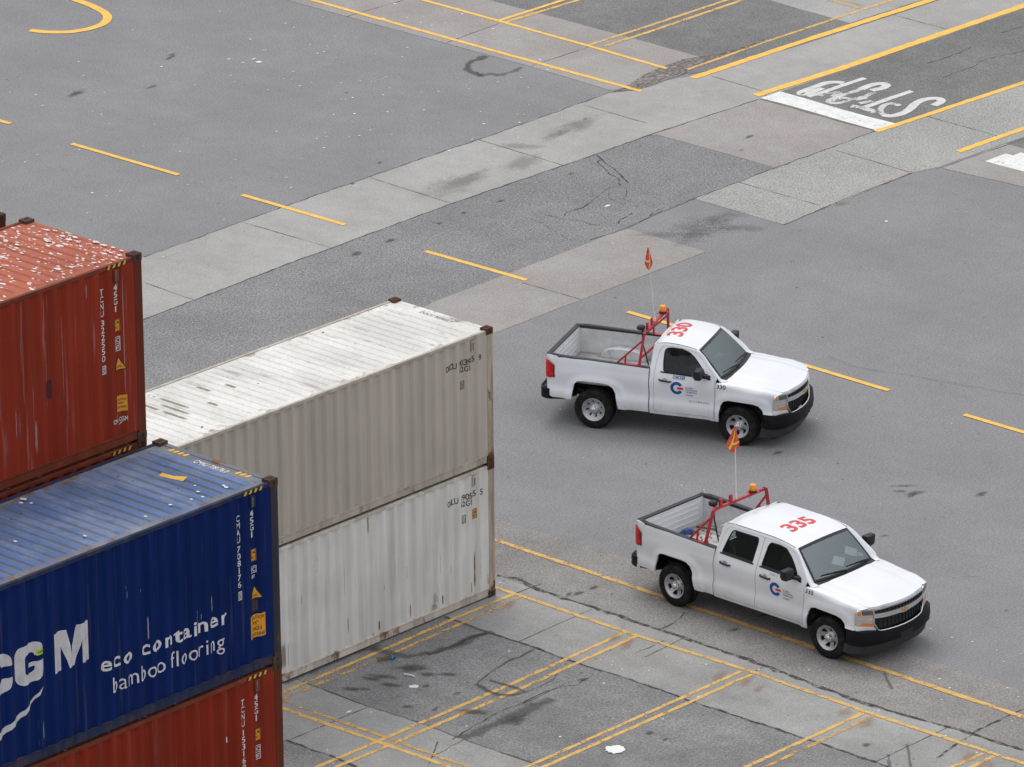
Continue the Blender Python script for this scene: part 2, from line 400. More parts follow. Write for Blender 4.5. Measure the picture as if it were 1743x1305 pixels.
# seams between slabs
for a in ([(414, 378), (566, 422)], [(247, 481), (333, 511)], [(631, 302), (769, 346)], [(814, 237), (959, 281)], [(993, 178), (1100, 209)],
          [(590, 28), (686, 0)], [(760, 72), (848, 40)], [(903, 112), (1007, 78)], [(1211, 129), (1303, 156), (1303, 165)], [(1510, 22), (1615, 50)],
          [(1421, 255), (1550, 293)], [(1259, 310), (1395, 349)], [(1576, 197), (1709, 234)], [(890, 481), (988, 509)],
          [(882, 1092), (1008, 1036)], [(1183, 1193), (1300, 1134)], [(1491, 1296), (1612, 1238)], [(489, 1261), (625, 1203)], [(877, 1010), (921, 993)], [(730, 1300), (745, 1262)], [(1098, 1118), (1165, 1085)],
          [(1592, 288), (1712, 247), (1743, 236)]):
    stroke('slab_joint', [(a, .024)], ZC, JOINT, .008, .35)
# cracked seams along the edges of the strips
stroke('edge_crack', [([(245, 437), (500, 345), (693, 278), (817, 236), (1038, 157), (1065, 150)], .03)], ZC, JOINT, .02, .4)
stroke('edge_crack', [([(245, 543), (500, 445), (590, 412), (769, 346), (959, 281), (1100, 231), (1292, 168)], .035)], ZC, JOINT, .02, .4)
stroke('edge_crack', [([(1005, 408), (1066, 388), (1110, 366), (1181, 338), (1321, 285), (1489, 223)], .03)], ZC, JOINT, .025, .5)
stroke('edge_crack', [([(846, 979), (880, 984), (921, 1005), (1000, 1030), (1100, 1064), (1200, 1098), (1300, 1132), (1380, 1163), (1460, 1193), (1540, 1217), (1593, 1231), (1660, 1250), (1743, 1277)], .085)], ZC, CRACK, .03, .55)
stroke('edge_crack', [([(757, 1049), (830, 1076), (882, 1092), (971, 1124), (1100, 1165), (1183, 1195), (1384, 1261), (1513, 1305)], .06)], ZC, CRACK, .02, .4)
stroke('edge_crack', [([(515, 1160), (619, 1199), (725, 1233), (789, 1258), (910, 1300)], .04)], ZC, JOINT, .015, .4)
stroke('edge_crack', [([(486, 1259), (576, 1291), (607, 1305)], .06)], ZC, CRACK, .02, .4)
stroke('edge_crack', [([(1594, 1290), (1658, 1246), (1700, 1226), (1760, 1198)], .045)], ZC, CRACK, .02, .5)
stroke('edge_crack', [([(1334, 382), (1440, 337), (1552, 294)], .03)], ZC, JOINT, .015, .5)
cz = lambda L: [(930+x/5.623, 230+y/5.623) for x, y in L]
for L, wd in (([(480,185),(540,240),(610,295),(680,350),(740,410),(780,450)], .045), ([(520,235),(490,250),(540,300),(600,370),(680,400),(710,480)], .035), ([(175,770),(180,745),(240,720),(350,690),(410,650)], .045),
              ([(410,650),(500,580),(600,500),(700,490)], .02), ([(0,760),(130,795),(330,815),(420,850),(520,860)], .03), ([(690,840),(700,810),(760,780),(820,745)], .04), ([(600,500),(600,600),(700,650),(900,680)], .015), ([(760,500),(760,580),(735,610),(840,640)], .018),
              ([(850,430),(960,425),(1000,440)], .015), ([(985,770),(1020,740),(1130,690)], .03), ([(-180,790),(-60,830),(60,900),(160,960),(230,1010)], .018)):
    stroke('surface_crack', [(cz(L), wd*.75)], ZC, CRACK, .025, .5)
cz = lambda L: [(1100+x/2.711, y/2.711) for x, y in L]
for L in ([(1370,355),(1440,330),(1500,310),(1530,290)], [(1300,290),(1400,260),(1500,215)], [(1500,290),(1600,265),(1743,235)], [(1640,150),(1743,120)]):
    stroke('surface_crack', [(cz(L), .03)], ZC, CRACK, .04, .6)
for L, wd in (([(1100, 985), (1125, 1030), (1150, 1045)], .0), ([(1165, 1042), (1150, 1058), (1125, 1070)], .03), ([(1080, 1112), (1130, 1090)], .02), ([(960, 1165), (900, 1190), (830, 1222), (770, 1258)], .025), ([(735, 1288), (790, 1258)], .02), ([(1010, 1147), (985, 1165), (950, 1170), (890, 1198)], .025)):
    if wd: stroke('surface_crack', [(L, wd)], ZC, CRACK, .03, .5)
# yellow and white lines
for L in ([(-60, 188), (18, 210)], [(122, 244), (304, 297)], [(412, 331), (587, 382)], [(725, 427), (896, 476)], [(1068, 530), (1243, 581)], [(1334, 610), (1513, 664)], [(1641, 705), (1836, 763)]):
    stroke('lane_dash', [(L, .125)], ZP, P_Y)
for L, wd, m_ in (([(505, -8), (830, 83), (1092, 155)], .12, P_Y), ([(690, -9), (1000, 77), (1134, 116)], .11, P_Y),
        ([(848, 35), (957, 0), (1010, -18)], .11, P_Y), ([(862, 37), (983, 0), (1040, -20)], .11, P_YM), ([(1003, 76), (1100, 45), (1236, 0), (1300, -22)], .11, P_YM), ([(1030, 78), (1110, 52), (1262, 0), (1320, -20)], .12, P_YM),
        ([(760, 55), (848, 34)], .1, P_YF), ([(800, 62), (862, 40)], .1, P_YF), ([(930, 98), (1003, 76)], .1, P_YF), ([(985, 95), (1030, 80)], .1, P_YF),
        ([(1170, 118), (1300, 72), (1425, 30), (1517, 0), (1580, -22)], .10, P_YM), ([(1179, 132), (1373, 67.5), (1583, 0), (1660, -25)], .20, P_Y), ([(1286, 162), (1432, 116), (1591, 61), (1743, 9), (1850, -28)], .22, P_Y),
        ([(1491, 223), (1565, 199), (1743, 140), (1900, 88)], .16, P_Y), ([(1631, 257.5), (1743, 218), (1850, 180)], .17, P_Y), ([(1365, 365), (1462, 326.6), (1550, 292), (1602, 270)], .14, P_YF),
        ([(1408, -1), (1462, 14)], .10, P_YW), ([(1432, -1), (1469, 9)], .08, P_YW),
        ([(700, 872), (848, 920), (1125, 1014), (1384, 1101), (1441, 1119), (1743, 1220), (1850, 1256)], .125, P_YM),
        ([(780, 978), (848, 1001), (882, 1012), (1080, 1080), (1293, 1147), (1483, 1214), (1743, 1299), (1800, 1318)], .105, P_YM),
        ([(430, 1176), (485, 1194), (632, 1246), (780, 1299.5), (830, 1318)], .095, P_YW), ([(430, 1187), (483.5, 1206), (640, 1261), (766, 1305), (800, 1317)], .11, P_YM),
        ([(876, 1010), (772, 1053), (658, 1103), (483.5, 1177.4), (440, 1196)], .095, P_YM), ([(889, 1015.6), (779, 1063.6), (672, 1110), (483.5, 1188), (440, 1207)], .10, P_YW),
        ([(1063, 1076), (868, 1165), (665, 1252), (540, 1305), (500, 1322)], .095, P_YM), ([(1081, 1083), (885, 1172), (679, 1261), (572, 1305), (530, 1323)], .10, P_YM),
        ([(1262, 1141.6), (1080, 1223), (896, 1305), (850, 1326)], .09, P_YM), ([(1280, 1147), (1080, 1236.6), (925, 1305), (880, 1325)], .095, P_YM),
        ([(1470, 1212.7), (1270, 1304.7), (1230, 1323)], .10, P_YM), ([(1487, 1217.6), (1304, 1304.7), (1260, 1325)], .095, P_YW),
        ([(1673, 1282), (1590, 1318)], .09, P_YM), ([(1692, 1287), (1610, 1325)], .10, P_YM)):
    stroke('bay_line', [(L, wd)], ZP, m_, .006, .10)
stroke('painted_numeral', [(smooth([(60, -24), (104, -9), (122, -3), (148, 6), (168, 15), (180, 23), (183, 31), (175, 40), (155, 47.5), (132, 52), (114, 54), (79, 54), (51, 51)]), .21)], ZP, P_Y)
q_ = lambda L: [(1280+x/5.126, 120+y/5.126) for x, y in L]
patch('stop_bar', q_([(75, 240), (245, 180), (500, 252), (760, 330), (1000, 397), (1275, 465), (1110, 527), (850, 455), (560, 370), (380, 318)]), ZP, P_W, .012)
patch('stop_bar', [(1676.7, 274), (1712, 261), (1860, 303), (1825, 314)], ZP, P_W, .01)
L_ = lambda pts, wd, m_=P_WL: stroke('stop_lettering', [(smooth(q_(pts)), wd)], ZP, m_, .004, .06)
L_([(1585, 303), (1650, 270), (1640, 248), (1590, 240), (1500, 252), (1430, 284), (1375, 335), (1310, 372), (1220, 394), (1140, 384)], .20)
L_([(1140, 384), (1122, 345), (1155, 300), (1230, 286), (1290, 305)], .15, P_WM)
L_([(1395, 177), (1230, 232), (1080, 285), (985, 318)], .16)
L_([(865, 308), (940, 318), (1020, 340), (1085, 366)], .22, P_WM)
L_([(940, 285), (1010, 272), (1060, 262)], .16, P_WM)
L_([(985, 64), (800, 124), (640, 180), (490, 226)], .15)
L_([(800, 106), (725, 99), (635, 110), (530, 148), (430, 186), (445, 206), (530, 184), (610, 150)], .19)
L_([(1040, 172), (1140, 150), (1172, 125), (1120, 111), (1030, 128), (950, 162)], .20)
L_([(950, 162), (820, 205), (705, 243), (668, 268), (735, 284), (830, 262), (980, 225), (1060, 188)], .16, P_WM)
L_([(700, 262), (800, 240), (900, 250), (1000, 232)], .18, P_WM)
L_([(590, 220), (660, 196), (760, 192), (700, 225)], .16, P_WM)
stroke('stop_lettering', [([(1730, 262), (1760, 270)], .30)], ZP, P_W)
# stains
def blob(name, spots, z, m):
    mb = MB(); uv = []
    for u, v, rx, ry, rot in spots:
        c = at(u, v, z); n = 14; o = len(mb.v); vs_ = [(c[0], c[1], z)]; uv.append((0, .5))
        for k in range(n):
            a = 2*math.pi*k/n; q = rng.uniform(.75, 1.2); x, y = rx*q*math.cos(a), ry*q*math.sin(a)
            vs_.append((c[0]+x*math.cos(rot)-y*math.sin(rot), c[1]+x*math.sin(rot)+y*math.cos(rot), z)); uv.append((0, 0))
        mb.add(vs_, [(0, 1+k, 1+(k+1) % n) for k in range(n)])
    return mb.obj(name, m, GROUND, uvs=uv, recalc=False)
cz = lambda L: [(740+x/4.842, 960+y/4.842) for x, y in L]
stroke('oil_stain', [(cz([(430,570),(330,590),(220,640),(100,690),(0,730),(-60,745)]), .16)], ZS, OIL, .03, .4)
stroke('oil_stain', [(cz([(345,990),(420,925),(500,860),(590,805),(700,765),(820,700)]), .07)], ZS, OIL, .03, .4)
stroke('oil_stain', [(cz([(335,985),(430,1040),(530,1075),(640,1078),(745,1050),(660,1015),(560,985),(455,955)]), .13)], ZS+.001, OIL, .03, .4)
stroke('oil_stain', [(cz([(740,1055),(860,1010),(980,950),(1010,900)]), .05)], ZS, OILS, .03, .4)
cz = lambda L: [(480+x/2.811, 980+y/2.811) for x, y in L]
stroke('oil_stain', [(cz([(860,775),(960,735),(1060,690),(1150,655),(1240,610),(1290,585)]), .42)], ZS, OILS, .04, .3)
stroke('oil_stain', [(cz([(430,345),(500,365),(600,385),(720,365),(840,330),(950,280),(1010,265)]), .3)], ZS+.001, OILS, .04, .3)
stroke('oil_stain', [(cz([(10,512),(180,440),(340,370),(470,330)]), .22)], ZS, OILS, .02, .3)
blob('oil_stain', [(480+x/2.811, 980+y/2.811, a, b, r) for x, y, a, b, r in ((500,395,.35,.25,0),(620,440,.5,.25,-.9),(700,470,.3,.15,-.9),(790,470,.3,.12,-.9),(430,490,.3,.15,-1.2),(520,520,.35,.14,-1.2),(380,540,.25,.1,-1),(600,625,.16,.1,-.5),(920,650,.45,.18,-1),(1440,495,.18,.12,0),(330,540,.3,.12,-1),(480,480,.4,.14,-1.2),(735,635,.2,.06,.3),(840,560,.12,.08,0),(690,525,.12,.08,0),(1120,690,.4,.25,.2))], ZS, OIL)
cz = lambda x, y: (760+x/12.45, 70+y/12.45)
stroke('oil_stain', [([cz(*p) for p in ((830,300),(720,360),(560,400),(450,480),(430,580),(520,640),(640,690),(740,725))], .26)], ZS, OIL, .05, .5)
stroke('oil_stain', [([cz(*p) for p in ((640,640),(800,710),(960,680),(1080,715),(1180,705),(1300,660),(1480,600),(1600,540))], .2)], ZS+.001, OILS, .05, .6)
blob('oil_smudge', [(500+x/2.9, y/2.9, a, b, r) for x, y, a, b, r in ((780,915,1.5,.7,.2),(860,880,1.2,.35,.1),(1120,720,.9,.3,-.9),(1130,800,1.0,.5,.2),(1390,620,1.3,.45,.1),(1300,660,.8,.3,.1))], ZS, SMUDGE)
blob('oil_spot', [(500+x/2.9, y/2.9, a, b, r) for x, y, a, b, r in ((478,1185,.22,.14,0),(310,1250,.24,.14,.2),(720,1100,.14,.1,0),(840,1050,.12,.1,0),(1370,855,.14,.07,0),(1020,990,.2,.08,0),(1440,585,.1,.05,0),(425,800,.15,.07,.3),(290,905,.1,.1,0))], ZS, OIL)
blob('oil_spot', [(u, v, a, b, r) for u, v, a, b, r in ((130,158,.45,.17,.2),(293,92,.22,.09,.2),(290,97,.3,.08,.2),(258,147,.25,.07,0),(1275,232,.22,.1,.2),(1262,255,.1,.05,0),(1558,838,.3,.13,-.6),(1540,826,.4,.06,-.8),(1532,835,.25,.06,-.8),(1552,842,.2,.1,0),(1320,744,.2,.1,0),(1325,770,.22,.1,0),(1670,840,.25,.1,0),(1503,1097,.05,.05,0),(1506,911,.15,.06,-.5),(1010,1000,.2,.08,0),(985,1009,.22,.1,0),(968,1011,.15,.07,.4),(1300,1046,.2,.06,0),(1250,1071,.2,.1,0),(1106,1247,.13,.1,0),(1133,1258,.1,.08,0),(1475,1267,.14,.1,0),(1470,1290,.1,.06,0))], ZS, OIL)
blob('oil_smudge', [(1100+x/2.711, y/2.711, a, b, r) for x, y, a, b, r in ((270,1040,1.1,.9,.3),(230,1080,1.2,.5,.2),(120,1080,1.3,.3,-.9),(440,1050,.9,.3,-.9),(350,1000,.8,.5,0),(900,940,.3,.15,0))], ZS, SMUDGE)
stroke('tyre_mark', [([(1505, 1145), (1512, 1160), (1518, 1172)], .09), ([(1511, 1283), (1515, 1305)], .09), ([(1544, 1266), (1548, 1290), (1551, 1306)], .09)], ZS, OILS, .01, .3)
stroke('tyre_mark', [([(1410, 605), (1440, 619), (1500, 632), (1560, 640), (1640, 655), (1743, 672)], .12)], ZS, FAINT, .03, .3)
blob('rust_stain', [(u, v, a, b, r) for u, v, a, b, r in ((868,1027,.45,.16,.4),(1047,1085,.3,.14,.4),(1068,1095,.4,.16,.4),(1225,1150,.35,.16,.4),(1270,1160,.4,.16,.4),(1292,1172,.25,.12,.4),(1437,1212,.35,.22,.4),(1475,1230,.4,.2,.4),(1648,1288,.4,.2,.4),(1678,1302,.4,.2,.4),(1655,980,.3,.04,-.7))], ZS+.002, RUST)
# paper and droppings: white specks nobody could count
mb = MB()
def speck(u, v, s):
    c = at(u, v, .0095); n = rng.randint(5, 7); a0 = rng.uniform(0, 6); e = rng.uniform(.35, 1)
    mb.add([(c[0]+s*rng.uniform(.5, 1.2)*math.cos(a0+2*math.pi*k/n), c[1]+s*e*rng.uniform(.5, 1.2)*math.sin(a0+2*math.pi*k/n), .0095) for k in range(n)], [tuple(range(n))])
for k in range(105): speck(rng.uniform(480, 960), rng.uniform(0, 260), rng.uniform(.012, .045))
for k in range(70): speck(rng.uniform(0, 620), rng.uniform(0, 400), rng.uniform(.012, .04))
for k in range(120): speck(rng.uniform(0, 1743), rng.uniform(0, 1305), rng.uniform(.01, .03))
for k in range(60): speck(rng.uniform(520, 1743), rng.uniform(1080, 1305), rng.uniform(.012, .035))
for u, v, s in ((594,1211,.07),(590,1213,.05),(704,1168,.1),(1509,376,.07),(1034,350,.1),(440,105,.1),(432,100,.08),(390,100,.07)): speck(u, v, s)
m = plain('paper_white', (.72, .71, .70), .8)
o = mb.obj('litter_speck', m, GROUND, recalc=False); o['kind'] = 'stuff'
for p_ in o.data.polygons: pass
# white litter lying on the slot asphalt
mb = MB(); c = at(1047, 1277, 0); n = 22
top = [(c[0]+.165*math.cos(2*math.pi*k/n)*(1+.12*math.sin(3*k)), c[1]+.17*math.sin(2*math.pi*k/n)*(1+.1*math.cos(2*k)), .024+.012*math.sin(k*1.3)) for k in range(n)]
bot = [(x, y, .017) for x, y, z in top]
mb.add(top+bot+[(c[0], c[1], .04)], [(k, (k+1) % n, 2*n) for k in range(n)]+[(k, n+k, n+(k+1) % n, (k+1) % n) for k in range(n)])
o = mb.obj('plastic_litter', plain('lid_white', (.78, .78, .76), .5), None, smooth=40); o['label'] = 'round white plastic lid lying on the stained slot asphalt'; o['category'] = 'litter'
mb = MB(); a = Vector((*at(688, 1147, .03), .03)); b = Vector((*at(706, 1151, .03), .03)); mb.tube([a, (a+b)/2+Vector((0, 0, .01)), b], .014, 6)
o = mb.obj('plastic_strip', plain('strip_white', (.75, .75, .74), .5), None, smooth=60); o['label'] = 'thin white plastic strip lying beside the oil stain near the pale container'; o['category'] = 'litter'
mb = MB(); c = at(671, 1121, .02)
mb.tube([(c[0]-.05, c[1], .03), (c[0], c[1]+.05, .05), (c[0]+.06, c[1]+.02, .03)], [.02, .03, .015], 6)
o = mb.obj('blue_rag', plain('rag_blue', (.03, .20, .42), .8), None, smooth=60); o['label'] = 'small crumpled blue rag lying on the oily asphalt'; o['category'] = 'litter'
# ================================================================ CONTAINERS
CL, CW, H8, H9 = 12.192, 2.438, 2.591, 2.896
PITCH, C0 = .278, .395
def side_y(x):
    """depth of the corrugated side behind its outer crest, x measured from the +X end (negative)"""
    if x > -C0 or x < -CL+.225: return .0
    t = (-x-C0) % PITCH; d = .043
    if (-x-C0)//PITCH >= math.floor((CL-.60)/PITCH): return .0
    if t < .068: return d*t/.068
    if t < .138: return d
    if t < .206: return d*(1-(t-.138)/.068)
    return 0.0
def breaks():
    b = [-CL+.16, -CL+.225]
    k = int((CL-.60)/PITCH)
    for i in range(k):
        b += [-(C0+i*PITCH+t) for t in (0, .068, .138, .206)]
    b += [-(C0+k*PITCH), -.225, -.16]
    return sorted(set(round(x, 5) for x in b))
BRK = breaks()
YS = .010            # outer crest of the side panel behind the castings' face

def steel(name, col, seed, rust=.3, dirt=.25, fade=0.0, rough=.55, streak=.14, chalk=0.0, roof=None, roof_dirt=None, drop=0.0, patchy=0.0, valley=None):
    """painted container steel in the container's own space"""
    m = M(name); o = (seed*3.7, seed*1.3, seed*.9)
    x = m.sep()
    v = m.ramp(m.noise(1.0, 5, st=(3.2, 3.2, .22), off=o), .3, .7, 1-streak, 1+streak)
    v = m.math('MULTIPLY', v, m.ramp(m.noise(.9, 4, off=o), .3, .7, 1-streak*.6, 1+streak*.6))
    c = m.gain(col, v)
    if chalk:
        c = m.mix(m.math('MULTIPLY', m.ramp(m.noise(1, 4, st=(13, 13, .45), off=o), .58, .72), chalk), c, (.55, .48, .45))
    if patchy:
        c = m.mix(m.math('MULTIPLY', m.ramp(m.noise(.55, 2, off=(seed, 0, 3)), .56, .6), patchy), c, m.gain(col, 1.16))
    if dirt:   # grime washed down from the top rail and up from the sill
        d = m.math('MULTIPLY', m.ramp(m.noise(1, 5, st=(6, 6, .5), off=o), .42, .75), dirt)
        c = m.mix(d, c, (.10, .075, .055))
    n = m.noise(2.1, 6, rough=.75, st=(1, 1, .55), off=o)
    lowz = m.ramp(x[2], .12, .75, .13, 0)
    f = m.ramp(m.math('ADD', n, lowz), .70-.12*rust, .80-.12*rust)
    run = m.math('MULTIPLY', m.ramp(m.noise(1, 3, st=(17, 17, .9), off=o), .665, .74), m.ramp(m.noise(.8, 3, off=(seed, 2, 1)), .45, .65))
    f = m.math('MAXIMUM', f, m.math('MULTIPLY', run, rust))
    rc = m.mix(m.noise(6, 3), (.075, .022, .010), (.22, .085, .030))
    c = m.mix(m.math('MULTIPLY', f, min(1, rust*2.0)), c, rc)
    m.set(c, m.ramp(m.noise(3, 3), .3, .7, rough+.05, rough+.2), **{'Specular_IOR_Level': .12})
    return m.m
def roof_steel(name, col, seed, valley=None, zs=None, rust=.3, drop=0.0, spots=.3, stain=0.0, bleach=0.0):
    m = M(name); o = (seed*2.7, seed*1.9, 0); x = m.sep()
    v = m.ramp(m.noise(1.3, 5, off=o, st=(1, .5, 1)), .3, .7, .86, 1.10)
    v = m.math('MULTIPLY', v, m.ramp(m.noise(14, 3, off=o), .3, .7, .94, 1.06))
    c = m.gain(col, v)
    if valley:
        c = m.mix(m.math('MULTIPLY', m.ramp(x[2], zs-.017, zs-.004, 1, 0), m.ramp(m.noise(1.6, 5, off=o), .3, .6, .35, 1)), c, valley)
    if bleach:
        c = m.mix(m.math('MULTIPLY', m.ramp(m.noise(1.4, 5, rough=.7, off=(seed, 3, 0), st=(1, .45, 1)), .40, .72), bleach), c, (.42, .47, .56))
    edge = m.math('MINIMUM', m.math('SUBTRACT', 0.0, x[0]), m.math('MINIMUM', x[1], m.math('SUBTRACT', CW, x[1])))
    r = m.ramp(m.math('ADD', m.noise(2.6, 6, rough=.75, off=o), m.ramp(edge, .05, .45, .16, 0)), .72-.1*rust, .80-.1*rust)
    c = m.mix(m.math('MULTIPLY', r, min(1, rust*1.7)), c, m.mix(m.noise(7, 3), (.10, .038, .018), (.27, .13, .06)))
    vo = m.voro(4.2); hit = m.math('LESS_THAN', m.math('ADD', vo[0], m.math('MULTIPLY', m.noise(16, 2), .22)), .20)
    on = m.math('GREATER_THAN', m.sep(vo[1])[0], 1-spots)
    c = m.mix(m.math('MULTIPLY', m.math('MULTIPLY', hit, on), .75), c, (.045, .038, .035))
    if stain:
        c = m.mix(m.math('MULTIPLY', m.ramp(m.noise(1.0, 3, st=(4, .9, 1), off=(seed, 7, 0)), .62, .68), stain), c, (.16, .14, .12))
    if drop:
        for s_, t_, th, kk in ((5.5, .22, .60, 0), (10, .24, .45, 1), (3.4, .15, .78, 2)):
            vo = m.voro(s_, src=m.scale((1.5, .75, 1), (kk*1.7, kk*.6+seed, 0)))
            hit = m.math('LESS_THAN', m.math('ADD', vo[0], m.math('MULTIPLY', m.noise(11, 3, off=(kk, 0, 0)), .42)), t_+.19)
            on = m.math('GREATER_THAN', m.math('ADD', m.sep(vo[1])[0], m.math('MULTIPLY', m.ramp(m.noise(.8, 2, off=(0, kk, 0)), .3, .7, -.3, .3), 1.0)), th)
            c = m.mix(m.math('MULTIPLY', m.math('MULTIPLY', hit, on), drop), c, (.72, .70, .66))
    m.set(c, .75, **{'Specular_IOR_Level': .25}); return m.m
CAST = steel('casting_rust', (.095, .042, .026), 3, rust=.8, dirt=.5, rough=.8)
CASTD = steel('dark_casting_rust', (.085, .048, .036), 4, rust=.5, dirt=.5, rough=.8)
DARKHOLE = plain('casting_hole', (.012, .010, .010), .9)
BLACKTXT = plain('black_marking', (.035, .035, .037), .7, var=.25, vs_=30)
WHITETXT = M('white_marking'); WHITETXT.set(WHITETXT.gain((.70, .69, .70), WHITETXT.ramp(WHITETXT.noise(9, 4), .3, .7, .85, 1.06)), .6); WHITETXT = WHITETXT.m
GREYTXT = plain('faded_white_marking', (.56, .55, .57), .6, var=.10, vs_=6)
ORANGE = plain('orange_label', (.72, .31, .012), .5, var=.06)
HAZY = plain('hazard_yellow', (.76, .42, .03), .6, var=.12)
HAZK = plain('hazard_black', (.018, .017, .017), .7)
LIME = plain('lime_sticker', (.42, .62, .07), .6)
VENT = plain('vent_grey', (.12, .115, .11), .7, var=.2)
FLOORM = plain('plywood_underside', (.05, .04, .03), .9)

def castings(h):
    """a corner casting: block with an oval hole in each outer face"""
    def one(x0, x1, y0, y1, z0, z1):
        mb = MB(); mb.cbox(x0, x1, y0, y1, z0, z1, .008)
        cx, cy, cz_ = (x0+x1)/2, (y0+y1)/2, (z0+z1)/2
        def oval(c, ax, ay, ra, rb):
            n = 12; c = Vector(c); ax = Vector(ax); ay = Vector(ay)
            mb.add([c+ax*ra*math.cos(2*math.pi*k/n)+ay*rb*math.sin(2*math.pi*k/n) for k in range(n)], [tuple(range(n))], 1)
        e = .002
        oval((cx, y0-e if y0 < 1 else y1+e, cz_), (1, 0, 0), (0, 0, 1), .022, .036)
        oval((x1+e if x1 > -1 else x0-e, cy, cz_), (0, 1, 0), (0, 0, 1), .022, .036)
        top = z1 > .5
        if top: oval((cx, cy, z1+e), (1, 0, 0), (0, 1, 0), .052, .030)
        return mb
    out = []
    for x0, x1 in ((-.178, 0), (-CL, -CL+.178)):
        for y0, y1 in ((0, .162), (CW-.162, CW)):
            for z0, z1 in ((0, .118), (h-.118, h)): out.append(one(x0, x1, y0, y1, z0, z1))
    return out
def wall_rows(h, mir):
    z0, z1 = .165, h-.095
    f = (lambda y: y) if not mir else (lambda y: CW-y)
    return [[(x, f(YS+side_y(x)), z) for x in BRK] for z in (z0, z0+.012, h*.33, h*.66, z1-.012, z1)]
def roof_mesh(h, depth=.022, drop=.030):
    top = h-drop
    xs = [-.02, -.30]; P = .2085; k = int((CL-.66)/P); z = [0, 0]; x = -.33
    for i in range(k):
        for t, q in ((0, 0), (.022, 1), (.146, 1), (.168, 0)): xs.append(x-i*P-t); z.append(q)
    xs += [-CL+.30, -CL+.02]; z += [0, 0]
    ys = [.03, .155, .20, .24, CW/2, CW-.24, CW-.20, CW-.155, CW-.03]; e = [0, 0, .55, 1, 1, 1, .55, 0, 0]
    mb = MB(); mb.grid([[(X, y, top-depth+depth*Z*E) for y, E in zip(ys, e)] for X, Z in zip(xs, z)])
    return mb
def rail(mb, x0, x1, y0, y1, z0, z1): mb.cbox(x0, x1, y0, y1, z0, z1, .006)
_cache = {}
def container(name, label, loc, h, side, frame, roof, group=None, depth=.022, vent=True, rdrop=.030):
    t = thing(name, label, 'container', loc, 0, group)
    def shared(key, make, mats, smooth=None):
        k = (key, round(h, 3), depth, rdrop)
        if k not in _cache: _cache[k] = make()
        return _cache[k].obj(key[0] if isinstance(key, tuple) else key, mats, t, smooth)
    mb = MB(); mb.grid(wall_rows(h, False)); mb.obj('side_panel', side, t, 30)
    mb = MB(); mb.grid(wall_rows(h, True)); mb.obj('side_panel', side, t, 30)
    shared('roof_panel', lambda: roof_mesh(h, depth, rdrop), roof, 25)
    for i, c in enumerate(castings(h)): c.obj('corner_casting', [CAST if side in (GREY, WHITE) else CASTD, DARKHOLE], t)
    for x0 in (-.155, -CL+.004):
        for y0 in (.006, CW-.116):
            mb = MB(); mb.cbox(x0, x0+.151, y0, y0+.11, .116, h-.116, .008); mb.obj('corner_post', frame, t)
    for y0 in (.012, CW-.072):
        mb = MB(); rail(mb, -CL+.17, -.17, y0, y0+.06, h-.098, h-.034); mb.obj('top_rail', frame, t)
    for y0, s in ((.022, 1), (CW-.022, -1)):
        mb = MB(); y = [y0, y0+s*.045]; rail(mb, -CL+.17, -.17, min(y), max(y), .018, .150)
        y = [y0-s*.012, y0+s*.05]; rail(mb, -CL+.17, -.17, min(y), max(y), .150, .168)
        for q in range(3): mb.box(-.55-q*4-.003, -.55-q*4+.003, min(y0, y0-s*.002), max(y0, y0-s*.002), .02, .148)
        mb.obj('bottom_rail', frame, t)
    # front wall (corrugated) and doors
    mb = MB(); rows = []
    ys = [.115]; dz = [0]; y = .13
    while y < CW-.25:
        for tt, q in ((0, 0), (.05, 1), (.11, 1), (.16, 0)): ys.append(y+tt); dz.append(q)
        y += .22
    ys.append(CW-.115); dz.append(0)
    mb.grid([[(-.02-.04*q, yy, z) for yy, q in zip(ys, dz)] for z in (.14, h-.11)])
    mb.obj('front_wall', side, t, 30)
    mb = MB(); mb.box(-.12, -.012, .16, CW-.16, .02, .14); mb.obj('end_sill', frame, t)
    mb = MB(); mb.box(-.10, -.012, .165, CW-.165, h-.11, h-.0455); mb.obj('end_header', roof, t)
    mb = MB()
    for a, b in ((.12, CW/2-.005), (CW/2+.005, CW-.12)):
        mb.box(-CL+.02, -CL+.06, a, b, .12, h-.12)
        for q in (.28, .72):
            yy = a+(b-a)*q; mb.tube([(-CL-.0, yy, .1), (-CL-.0, yy, h-.1)], .017, 6)
    mb.box(-CL+.01, -CL+.12, .16, CW-.16, .02, .12); mb.box(-CL+.01, -CL+.12, .16, CW-.16, h-.12, h-.036)
    mb.obj('door', side, t)
    mb = MB(); mb.box(-CL+.05, -.05, .07, CW-.07, .10, .135); mb.obj('underside', FLOORM, t)
    if vent:
        mb = MB(); mb.cbox(-.575, -.485, YS-.028, YS+.04, h-.31, h-.125, .006); mb.cbox(-.56, -.53, YS-.031, YS-.02, h-.29, h-.145, .002, 1)
        mb.obj('vent', [frame, VENT], t)
    return t
